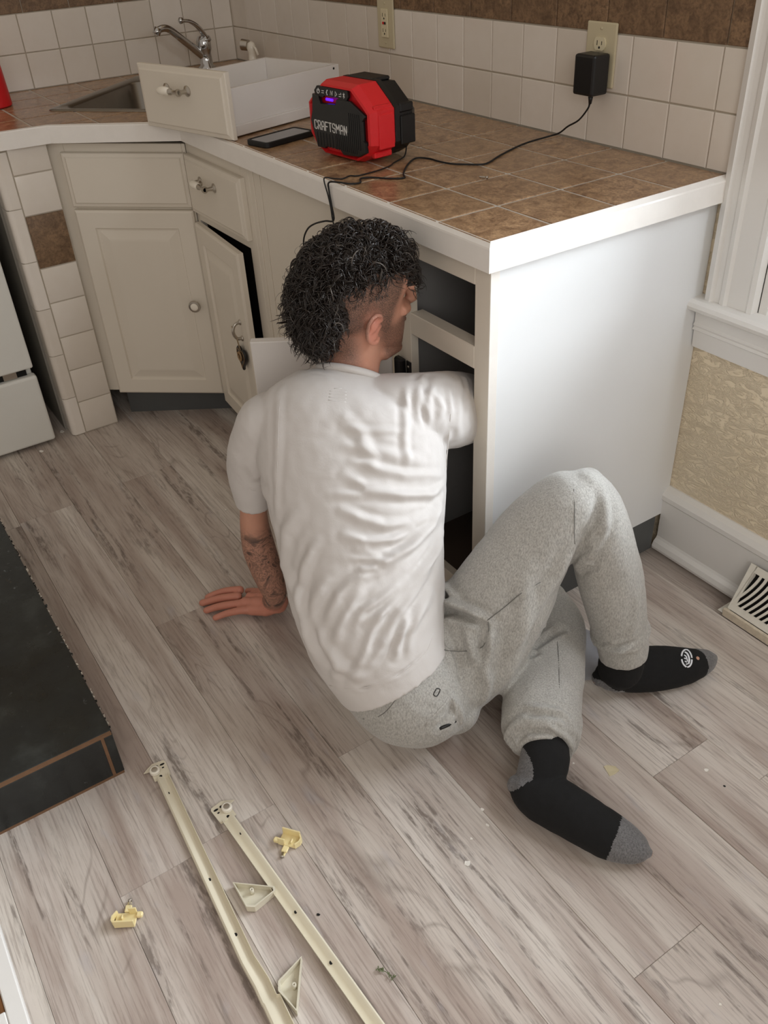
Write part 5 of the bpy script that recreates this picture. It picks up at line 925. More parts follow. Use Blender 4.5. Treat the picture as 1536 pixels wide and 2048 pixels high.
def seg_dist(V, P):
    """distance of every vertex to a polyline and the parameter 0..1 along it"""
    P = np.array(P, float); best = np.full(len(V), 1e9); par = np.zeros(len(V)); L = np.linalg.norm(P[1:] - P[:-1], axis=1); S = np.concatenate([[0], np.cumsum(L)])
    side = np.zeros(len(V))
    for i in range(len(P) - 1):
        d = P[i + 1] - P[i]; t = np.clip(((V - P[i]) @ d) / (d @ d), 0, 1); q = P[i] + t[:, None] * d; w = V - q; r = np.linalg.norm(w, axis=1)
        m_ = r < best; best[m_] = r[m_]; par[m_] = ((S[i] + t * L[i]) / S[-1])[m_]
    return best, par
def fold(V, N, folds):
    D = np.zeros(len(V))
    for P, amp, wid in folds:
        d, t = seg_dist(V, P); taper = np.clip(np.minimum(t, 1 - t) * 5 + 0.25, 0, 1)
        x = d / wid; D += amp * taper * (np.exp(-x * x) - 0.42 * np.exp(-((x - 1.75) / 0.8) ** 2))
    return V + N * D[:, None]
def vnoise(V, sc, seed=0.0):
    return np.array([noise.noise(Vector((p_[0] * sc[0] + seed, p_[1] * sc[1] + seed, p_[2] * sc[2] - seed))) for p_ in V])
def skin_obj(name, V, F, mats, parent=None, attrs=None, smooth=True):
    me = bpy.data.meshes.new(name); inv = np.array(world_of(parent).inverted()) if parent else np.eye(4)
    V2 = V @ inv[:3, :3].T + inv[:3, 3]
    me.from_pydata(V2.tolist(), [], F); 
    for m_ in (mats if isinstance(mats, (list, tuple)) else [mats]): me.materials.append(m_)
    me.polygons.foreach_set('use_smooth', [smooth] * len(F))
    for k, a in (attrs or {}).items(): at = me.attributes.new(k, 'FLOAT', 'POINT'); at.data.foreach_set('value', np.asarray(a, float))
    me.update(); o = bpy.data.objects.new(name, me); COL.objects.link(o)
    if parent: o.parent = parent
    return o
def ss(a, b, x): t = np.clip((x - a) / (b - a), 0, 1); return t * t * (3 - 2 * t)

# ---- cloth and skin materials
def mat_skin():
    s = NT('skin'); v = s.co()
    c = s.mix(s.noise(v, 22, 5, 0.6), rgb(196, 142, 118), rgb(214, 166, 142))
    c = s.mix(s.math('MULTIPLY', s.attr('red').outputs['Fac'], 0.55), c, rgb(190, 104, 88))
    n = s.noise(v, 620, 2, 0.5)
    st_ = s.attr('stubble').outputs['Fac']
    c = s.mix(s.math('MULTIPLY', st_, s.ramp(n, [(0.32, (0.45,) * 3), (0.62, (1, 1, 1))])), c, rgb(66, 56, 49))
    t1 = s.noise(v, 17, 4, 0.6, 2.6)
    ink = s.ramp(t1, [(0.36, (1, 1, 1)), (0.47, (0.55,) * 3), (0.50, (0.12,) * 3), (0.55, (0.75,) * 3), (0.62, (0.2,) * 3), (0.7, (0.9,) * 3)])
    c = s.mix(s.math('MULTIPLY', s.attr('ink').outputs['Fac'], ink), c, rgb(58, 52, 50))
    s.base(c, 0.5, Subsurface_Weight=0.12, Subsurface_Radius=(0.008, 0.003, 0.002)); s.bump(s.noise(v, 420, 3), 0.15, 0.001); return s.m
M['skin'] = mat_skin()
def mat_shirt():
    s = NT('white_cotton_jersey'); v = s.co(); c = s.mix(s.noise(v, 7, 4), rgb(200, 195, 191), rgb(211, 207, 204)); s.base(c, 0.85, Sheen_Weight=0.15)
    wr = s.noise(s.co((1, 1, 1)), 26, 4, 0.5, 0.9); s.bump(s.math('ADD', wr, s.math('MULTIPLY', s.noise(v, 600, 2), 0.15)), 0.14, 0.008); return s.m
M['shirt'] = mat_shirt()
def mat_sweat(name, a, b):
    s = NT(name); v = s.co((1, 1, 0.35), (0.5, 0.3, 0)); n1 = s.noise(v, 420, 3, 0.7); n2 = s.noise(s.co(), 22, 4, 0.6)
    c = s.mix(s.ramp(n1, [(0.35, (0, 0, 0)), (0.65, (1, 1, 1))]), a, b); c = s.mix(s.math('MULTIPLY', n2, 0.35), c, tuple(x * 0.75 for x in a[:3]) + (1,))
    s.base(c, 0.92, Sheen_Weight=0.2); s.bump(s.math('ADD', s.math('MULTIPLY', n1, 0.15), s.noise(s.co(), 30, 3, 0.5, 0.6)), 0.3, 0.008); return s.m
M['sweat'] = mat_sweat('heather_grey_fleece', rgb(152, 150, 145), rgb(196, 194, 188))
M['sock'] = plain('black_knit', rgb(15, 15, 16), 0.95, var=0.3, nscale=90, bump=0.4, bscale=500)
M['sock_grey'] = mat_sweat('grey_marl_knit', rgb(88, 87, 88), rgb(128, 127, 128))
def mat_hair(name, a, b, r=0.30):
    s = NT(name); c = s.mix(s.noise(s.co(), 60, 3), a, b); s.base(c, r, Specular_IOR_Level=0.6); return s.m
M['hair'] = mat_hair('dark_brown_hair', rgb(20, 15, 13), rgb(46, 36, 30))
M['hair_grey'] = mat_hair('greying_hair', rgb(66, 58, 52), rgb(112, 104, 96))

HC, HFw, HUp, HLf = (Vector(BODY[k]) for k in ('head_c', 'head_f', 'head_u', 'head_l'))
HM = Matrix((HFw, HLf, HUp)).transposed().to_4x4(); HM.translation = HC
HI = np.array(HM.inverted())

# ---- body: ONE continuous surface
mb = MB()
for nm in ('shirt_torso', 'pelvis'): limb(mb, BODY[nm], 0.86)
for nm in ('thigh_right', 'shin_right', 'shin_left'): limb(mb, BODY[nm], 0.66)
limb(mb, BODY['foot_left'], 0.9); limb(mb, BODY['foot_right'], 0.9); limb(mb, BODY['sock_left'], 0.85); limb(mb, BODY['sock_right'], 0.85)
LT = [(-0.585, -0.845, 0.13, 0.092), (-0.580, -0.76, 0.130, 0.088), (-0.575, -0.66, 0.122, 0.080), (-0.568, -0.56, 0.112, 0.075), (-0.560, -0.50, 0.110, 0.070)]
LTR = [[x, y, z, r, 0, 0, 0, 0, r * 0.95] for x, y, z, r in LT]
limb(mb, LTR, 0.7)
limb(mb, BODY['arm_left']); limb(mb, BODY['neck'])
# right arm reaching into the cabinet
RA = [(-0.775, -0.70, 0.590, 0.052), (-0.752, -0.63, 0.578, 0.050), (-0.755, -0.56, 0.555, 0.044), (-0.775, -0.47, 0.522, 0.040), (-0.795, -0.40, 0.490, 0.041), (-0.805, -0.33, 0.470, 0.040), (-0.812, -0.25, 0.455, 0.032), (-0.815, -0.19, 0.448, 0.026)]
limb(mb, [[x, y, z, r, 0, 0, 0, 0, r] for x, y, z, r in RA])
def finger(pts, r0, r1, r=None):
    n_ = 6; sm = smooth_path(pts, 4); k = len(sm); rr = [r0 + (r1 - r0) * i / (k - 1) for i in range(k)]; e_ = (sm[-1] - sm[-2]).normalized()
    s_ = (sm[0] - sm[1]).normalized(); sm = [sm[0] + s_ * r0 * .6] + sm + [sm[-1] + e_ * r1 * .55, sm[-1] + e_ * r1 * .85]; rr = [r0 * .6] + rr + [r1 * .75, r1 * .35]
    mb.tube(sm, rr, 14)
for nm, r0, r1 in (('finger_index', .0106, .0084), ('finger_middle', .0108, .0086), ('finger_ring', .0104, .0082), ('finger_pinky', .0094, .0074)): finger([Vector(q) for q in BODY[nm]], r0, r1)
hd = [Vector(q) for q in BODY['hand']]; hx = (hd[-1] - hd[0]).normalized(); hy = hx.cross(Vector((0, 0, 1))).normalized()      # across the palm
for w0, w1, off, zz in ((.016, .0125, -.027, -.004), (.019, .0135, -.010, .002), (.019, .0135, .009, .001), (.017, .012, .025, -.004)):
    pts = [hd[0] + hy * off * .55 + Vector((0, 0, zz - .006)), hd[1] + hy * off * .85 + Vector((0, 0, zz)), hd[2] + hy * off + Vector((0, 0, zz - .004)), hd[3] + hy * off * 1.08 + Vector((0, 0, zz - .004))]
    mb.tube(smooth_path(pts, 4), [w0] * 5 + [(w0 + w1) / 2] * 4 + [w1] * 4, 14)
mb.lathe([(.004, -.026), (.020, -.018), (.026, 0), (.022, .016), (.004, .024)], hd[0] + Vector((0.004, 0.0, -0.004)), (0.1, 0.05, 1), 18)
iy = Vector(BODY['finger_index'][0]) - Vector(BODY['finger_pinky'][0]); iy.z = 0; iy.normalize()
th0 = hd[1] + iy * 0.022; finger([th0, th0 + iy * .022 + hx * .018 + Vector((0, 0, -.008)), th0 + iy * .034 + hx * .040 + Vector((0, 0, -.013)), th0 + iy * .040 + hx * .060 + Vector((0, 0, -.017))], .0135, .0085)
# right hand inside the cabinet, fingers curled round the slide bracket
pr_ = Vector((-0.815, -0.19, 0.446))
for off in (-.024, -.008, .008, .024):
    mb.tube([pr_ + Vector((off * .5, 0, 0)), pr_ + Vector((off * .9, .045, 0)), pr_ + Vector((off, .085, -.002))], [.018, .0135, .011], 12)
    finger([pr_ + Vector((off, .080, 0)), pr_ + Vector((off, .108, -.008)), pr_ + Vector((off * .95, .118, -.028)), pr_ + Vector((off * .9, .104, -.042))], .0095, .0072)
finger([pr_ + Vector((.024, .03, -.004)), pr_ + Vector((.042, .06, -.012)), pr_ + Vector((.034, .088, -.026)), pr_ + Vector((.020, .098, -.036))], .0125, .0085)
# head
HS = [(-.122, .062, .030, .016), (-.116, .078, .020, .026), (-.100, .086, .000, .041), (-.080, .086, -.030, .051), (-.060, .087, -.055, .056), (-.040, .086, -.070, .061), (-.015, .084, -.084, .067), (.012, .079, -.092, .071),
      (.035, .087, -.096, .074), (.060, .086, -.097, .075), (.085, .074, -.088, .069), (.105, .052, -.068, .054), (.117, .026, -.040, .034), (.121, .004, -.016, .012)]
HR = []
for z, xf, xb, hw in HS:
    cx, rx = (xf + xb) / 2, (xf - xb) / 2; HR.append([tuple(HM @ Vector((cx + rx * (abs(math.cos(t)) ** .92) * (1 if math.cos(t) > 0 else -1), hw * (abs(math.sin(t)) ** .88) * (1 if math.sin(t) > 0 else -1), z))) for t in [2 * PI * j / 36 for j in range(36)]])
mb.loft(HR, 0, True, True)
T_ = lambda *a: HM @ Vector(a)
mb.tube([T_(.078, 0, .036), T_(.092, 0, .010), T_(.104, 0, -.010), T_(.108, 0, -.020), T_(.090, 0, -.030)], [.007, .0085, .011, .012, .008], 12)
for s in (-1, 1):
    mb.tube([T_(.086, s * .006, -.024), T_(.092, s * .013, -.024), T_(.084, s * .014, -.026)], [.006, .0062, .004], 8)          # nostril wings
    mb.tube([T_(.076, s * .052, .034), T_(.086, s * .035, .041), T_(.090, s * .012, .038)], [.006, .0075, .006], 8)               # brow
    mb.tube([T_(.058, s * .052, -.010), T_(.072, s * .042, -.012), T_(.080, s * .026, -.010)], [.010, .011, .008], 10)            # cheek bone
    mb.tube([T_(.082, s * .016, -.050), T_(.092, s * .006, -.049), T_(.091, 0, -.049)], [.0035, .0055, .005], 8); mb.tube([T_(.082, s * .014, -.060), T_(.090, s * .005, -.062), T_(.090, 0, -.062)], [.004, .0062, .006], 8)
    mb.tube([T_(-.02, s * .052, -.072), T_(.03, s * .046, -.100), T_(.070, s * .018, -.112), T_(.076, 0, -.112)], [.012, .013, .013, .013], 10)   # jaw line
    # ear: helix rim, lobe, bowl back
    E_ = lambda a, b, c: T_(-.010 + a - 0.10 * b * 0, s * (.074 + b), -.012 + c)
    rim = [(.014, .002, .010), (.010, .006, .024), (-.004, .012, .031), (-.018, .018, .024), (-.022, .019, .006), (-.018, .016, -.012), (-.008, .011, -.026), (.004, .006, -.031), (.010, .002, -.022)]
    mb.tube(smooth_path([E_(*q) for q in rim], 5), [.0042] * 41, 10)
    mb.tube(smooth_path([E_(.006, .004, .016), E_(-.008, .010, .014), E_(-.012, .011, -.002), E_(-.006, .009, -.016), E_(.004, .004, -.020)], 4), .0038, 8)   # antihelix
    mb.tube([E_(.012, -.004, -.002), E_(.008, .002, -.004), E_(.004, .005, -.004)], [.008, .006, .004], 8)    # tragus
    mb.tube([E_(.0, -.006, .006), E_(-.006, .004, .002), E_(-.012, .010, .0)], [.016, .014, .006], 10); mb.tube([E_(.002, -.004, -.010), E_(-.004, .004, -.016), E_(-.004, .008, -.022)], [.012, .009, .007], 10)
# root of the neck meets the skull
mb.tube([T_(-.02, 0, -.13), T_(-.028, 0, -.08), T_(-.03, 0, -.03)], [.056, .055, .05], 20)
V, F = remeshed(mb, 0.0029, 2, 0.5)
V[:, 2] = np.maximum(V[:, 2], 0.0012)
# eye sockets and ear bowls pressed in
N = normals_of(V, F); Hc = V @ HI[:3, :3].T + HI[:3, 3]
for s in (-1, 1):
    for (cx, cy, cz), r_, dp in (((.090, s * .031, .016), .017, .007), ((.000, s * .084, -.014), .0085, .009), ((-.004, s * .085, .004), .007, .005)):
        d = np.linalg.norm(Hc - np.array([cx, cy, cz]), axis=1); V = V - N * (dp * np.exp(-(d / r_) ** 2 * 1.6))[:, None]
ax, ay, az = Hc[:, 0], Hc[:, 1], Hc[:, 2]; near = np.linalg.norm(Hc, axis=1) < 0.19
earm = np.exp(-(((ax + .012) / .024) ** 2 + ((np.abs(ay) - .086) / .018) ** 2 + ((az + .012) / .034) ** 2) * 1.2)
side = ss(-.030, .000, az - 0.25 * (ax + .02)) * (1 - ss(.030, .062, ax)) * (1 - .0 * az)
fade = near * ss(-.046, -.010, az + 0.1 * ax) * (1 - ss(.034, .058, ax - 0.25 * (az - .03))) * (0.6 + 0.4 * ss(.0, .06, az)) * (1 - earm * 1.6).clip(0, 1)
nape = near * (1 - ss(-.05, -.02, ax)) * ss(-.11, -.07, az) * 0.8
beard = near * ss(.012, .034, ax) * (1 - ss(-.040, -.012, az + 0.35 * (ax - .05) * 0)) * ss(-.125, -.11, az) * 0.75
burn = near * np.exp(-(((ax - .018) / .010) ** 2 + (np.maximum(np.abs(az + .02) - .03, 0) / .02) ** 2)) * 0.6
stub = np.clip(fade * 1.45 + nape + beard + burn, 0, 0.96) * (1 - earm).clip(0, 1)
zz_ = V[:, 2]; isarm = (V[:, 0] < -0.90) & (zz_ < 0.42) & (np.linalg.norm(V - np.array(HC), axis=1) > .2)
ink = isarm * ss(.055, .085, zz_) * (1 - ss(.28, .33, zz_)); neckink = ((Hc[:, 2] < -.12) & (Hc[:, 2] > -.19) & (Hc[:, 0] < .02)) * 0.55
red = np.clip(earm * 1.1 + isarm * (1 - ss(.05, .09, zz_)) * 0.75 + (zz_ > .6) * 0.25 + isarm * 0.15, 0, 1)
person = skin_obj('person', V, F, M['skin'], None, {'stubble': stub, 'ink': np.clip(ink + neckink, 0, 1) * 0.92, 'red': red})
tag(person, 'person in a white t-shirt and grey sweatpants sitting on the floor, reaching into the cabinet', 'person')
for s in (-1, 1):
    mb = MB(); mb.lathe([(.0001, -.0115), (.006, -.010), (.0105, -.005), (.0118, 0), (.0105, .005), (.0075, .009)], T_(.0625, s * .030, .014), HFw, 20, 0); mb.lathe([(.0078, .0088), (.0045, .0108), (.0001, .0118)], T_(.0625, s * .030, .014), HFw, 20, 1)
    mb.build('eye', [M['porcelain'], plain('brown_iris', rgb(60, 40, 26), 0.15)], person, 60)

# ---- T-shirt
mb = MB()
torso = hollow_end(BODY['shirt_torso'], 0.006, 0.05, 1); hollow_limb(mb, torso)
hollow_limb(mb, hollow_end(BODY['sleeve_left'], 0.006, 0.035, 1)); hollow_limb(mb, hollow_end(BODY['sleeve_right'], 0.006, 0.035, 1))
V, F = remeshed(mb, 0.0036, 7, 0.5)
N = normals_of(V, F)
V = fold(V, N, FOLDS.get('shirt', []))
V = V + N * (0.0022 * vnoise(V, (14, 14, 22)) + 0.0009 * vnoise(V, (45, 45, 60), 3.1))[:, None]
V[:, 2] = np.maximum(V[:, 2], 0.02)
shirt = skin_obj('t_shirt', V, F, M['shirt'], person)

# ---- sweatpants
mb = MB()
limb(mb, BODY['pelvis'], 1.0)
limb(mb, BODY['thigh_right'], 1.0); limb(mb, BODY['shin_right'], 1.0, dome=(True, False)); limb(mb, BODY['shin_left'], 1.0, dome=(True, False)); limb(mb, LTR, 1.0)
def bunch(ring, r, k=1.0, a0=0, a1=360, wob=0.004, ph=0.0):          # a roll of gathered cloth round the leg
    ring = np.array(ring, float); q = ring_pts(ring, 48, 1.0, k); ax = Vector(ring[3:6]).cross(Vector(ring[6:9])).normalized(); i0, i1 = int(48 * a0 / 360), int(48 * a1 / 360)
    P_ = [q[i % 48] + ax * wob * math.sin(i * 0.42 + ph) for i in range(i0, i1 + 1)]; n_ = len(P_)
    mb.tube(P_, [r * (0.45 + 0.55 * min(1, min(i, n_ - 1 - i) / 6.0)) if a1 - a0 < 355 else r for i in range(n_)], 10)
SL_, SR_ = BODY['shin_left'], BODY['shin_right']
mixr = lambda a, b, t: (np.array(a) * (1 - t) + np.array(b) * t)
bunch(SL_[-2], 0.0085, 1.06, 0, 360, .004, 1.0); bunch(mixr(SL_[-3], SL_[-2], .25), 0.0105, 0.95, 0, 360, .006, 0.0); bunch(mixr(SL_[-4], SL_[-3], .5), 0.0085, 0.95, 0, 360, .005, 2.0)
bunch(mixr(SR_[-3], SR_[-2], .5), 0.0085, 0.97, 0, 360, .004, 0.5)
V, F = remeshed(mb, 0.0040, 8, 0.5)
N = normals_of(V, F); V = fold(V, N, FOLDS.get('pants', []))
V = V + N * (0.0030 * vnoise(V, (12, 12, 12), 7.0) + 0.0010 * vnoise(V, (40, 40, 40), 1.7))[:, None]
V[:, 2] = np.maximum(V[:, 2], 0.0015)
pants = skin_obj('sweatpants', V, F, M['sweat'], person)

# ---- socks
def make_sock(nm, leg, foot, patches):
    mb = MB(); limb(mb, BODY[leg], 1.0); limb(mb, BODY[foot], 1.0); V, F = remeshed(mb, 0.0030, 5, 0.5); N = normals_of(V, F); V = V + N * (0.0008 * vnoise(V, (60, 60, 60)))[:, None]; V[:, 2] = np.maximum(V[:, 2], 0.0014)
    me_mat = []; C_ = np.array([V[list(f)].mean(axis=0) for f in F]); g = np.zeros(len(F), int)
    for fn in patches: g |= fn(C_).astype(int)
    o = skin_obj('sock', V, F, [M['sock'], M['sock_grey']], person); o.data.polygons.foreach_set('material_index', g); return o
def toe_patch(a, b): a, b = np.array(a), np.array(b); return lambda C_: ((C_ - a) @ (b - a)) > 0
fl_, fr_ = BODY['foot_left'], BODY['foot_right']
def heel_patch(c, r, e): c = np.array(c); e = np.array(e); return lambda C_: ((C_ - c) / e * 1.0 ** 1 * 1.0) .__pow__(2).sum(axis=1) < r * r
sk_l = make_sock('left', 'sock_left', 'foot_left', [toe_patch(fl_[6][:3], fl_[7][:3]), heel_patch([-0.298, -0.796, 0.075], 1.0, (.040, .046, .036))])
sk_r = make_sock('right', 'sock_right', 'foot_right', [toe_patch(fr_[6][:3], fr_[7][:3]), heel_patch([-0.386, -0.486, 0.014], 1.0, (.046, .046, .034))])

# ---- hair: dark base volume and thousands of curly locks
random.seed(21)
def skull_r(d):
    return 1 / math.sqrt((d.x / (.090 if d.x > 0 else .098)) ** 2 + (d.y / .0745) ** 2 + (d.z / (.114 if d.z > 0 else .135)) ** 2)
def sg(x, w): return 1 / (1 + math.exp(-max(-40, min(40, x / w))))
def hair_amount(d):
    """0..1 for a direction in head space: curly top, long back, clipped sides"""
    p_ = d * skull_r(d)
    top = sg(p_.z - (.068 - 0.42 * max(0, -p_.x - .02)) - 0.6 * max(0, p_.x - .045), .004)
    back = sg(-p_.x - .064 + 0.16 * p_.z, .005) * sg(p_.z + .125, .006) * (sg(.056 - abs(p_.y), .006) if p_.z < -.02 else 1)
    return max(top, back)
def hull(d):
    a = hair_amount(d)
    t = 0.017 * max(0, d.z) ** 1.2 + 0.024 * max(0, -d.x) ** 1.3 * (1 if d.z > -.5 else max(0.2, 1 + 1.2 * (d.z + .5))) + 0.003 * max(0, d.x) * (d.z > .3)
    return skull_r(d) - 0.004 + a * (0.006 + t)
bm = bmesh.new(); bmesh.ops.create_icosphere(bm, subdivisions=6, radius=1.0)
kill = []
for v in bm.verts:
    d = v.co.normalized(); a = hair_amount(d); r_ = hull(d) + (0.009 * noise.noise(d * 5.5) + 0.005 * noise.noise(d * 15)) * a
    if a < 0.12: kill.append(v)
    v.co = d * r_
bmesh.ops.delete(bm, geom=kill, context='VERTS')
mb = MB(HM); mb.bm(bm, 0, True)
def lock(root, nrm, length, curl, rad, flow, mat, phase, turns=6.0, n_=13):
    fl = (flow - nrm * flow.dot(nrm) * 0.8).normalized(); b2 = nrm.cross(fl).normalized(); s_ = random.choice((-1, 1)); pts = []; rr = []
    for k in range(n_):
        t = k / (n_ - 1)
        q = root + nrm * length * (0.34 * math.sin(min(1, t * 1.3) * PI * 0.62)) + fl * length * 0.72 * t + Vector((0, 0, -1)) * length * 0.25 * t * t
        c_ = curl * min(1, t * 2.2); q += b2 * math.cos(phase + s_ * t * turns) * c_ + nrm * math.sin(phase + s_ * t * turns) * c_ * 0.8
        pts.append(q); rr.append(rad * (1 - 0.8 * t ** 2.5))
    mb.tube(pts, rr, 4, mat, caps=False)
def flow_at(d, j=0.9):
    f_ = Vector((0.9, 0, -0.15)) if d.x > 0.15 else Vector((-0.5, 0, -0.75))
    return f_ + Vector((random.gauss(0, j), random.gauss(0, j), random.gauss(0, j * .6)))
cnt = 0
while cnt < 3100:
    d = Vector((random.gauss(0, 1), random.gauss(0, 1), random.gauss(0, 1))).normalized(); a = hair_amount(d)
    if a < 0.35 or random.random() > a: continue
    low = d.z < -.35
    grey = random.random() < (0.10 if (d.x > -.1 and .25 < d.z < .75) else 0.025)
    # small bundle of parallel hairs
    L = random.uniform(.030, .052) * (0.75 if low else 1.0) * (0.7 if a < .8 else 1); cu = random.uniform(.0055, .0115); ph_ = random.uniform(0, 6.28); fl0 = flow_at(d, 0.7); tr_ = random.uniform(3.6, 7.0)
    st0 = random.getstate()[1][0]; side0 = d.orthogonal().normalized()
    for b_ in range(2 if random.random() < .6 else 1):
        lock(d * (hull(d) - 0.004) + side0 * 0.0016 * b_, d, L * (1 - .08 * b_), cu, random.uniform(.0007, .0015), fl0, 1 if grey else 0, ph_ + .15 * b_, tr_)
    cnt += 1
for k in range(260):          # strays standing off the outline
    d = Vector((random.gauss(-.4, .8), random.gauss(0, .8), random.gauss(0.1, .8))).normalized()
    if hair_amount(d) < 0.7: continue
    lock(d * (hull(d) + .002), d, random.uniform(.036, .055), random.uniform(.006, .010), .00045, flow_at(d, 1.2), 0, random.uniform(0, 6), random.uniform(5, 11), 18)
for k in range(360):          # fringe falling over the forehead
    d = Vector((random.uniform(.60, .9), random.uniform(-.62, .62), random.uniform(.50, .95))).normalized()
    lock(d * (hull(d) + .002), d, random.uniform(.032, .050), random.uniform(.006, .011), random.uniform(.0007, .0012), Vector((1.0, random.gauss(0, .3), -.15)), 1 if random.random() < .04 else 0, random.uniform(0, 6), random.uniform(5, 8))
for k in range(900):         # short combed hair blending into the clipped side
    ax_ = random.uniform(-.050, .016); zt = random.uniform(.054, .080) + (0.35 * max(0, ax_ - .045)) - 0.30 * max(0, -ax_ - .02)
    d = Vector((ax_, -.066 if random.random() < .75 else .066, zt)).normalized(); s0 = d * (skull_r(d) + random.uniform(.0, .0025))
    dr_ = Vector((random.uniform(-.45, .1), 0, -1)); dr_ = (dr_ - d * dr_.dot(d)).normalized(); L = random.uniform(.008, .020)
    mb.tube([s0, s0 + dr_ * L * .5 + d * .0012, s0 + dr_ * L - d * .0006], [.0006, .0005, .0002], 3, 1 if random.random() < .28 else 0, caps=False)
hair = mb.build('hair', [M['hair'], M['hair_grey']], person, recalc=False); hair['kind'] = 'stuff'
for pl_ in hair.data.polygons: pl_.use_smooth = True

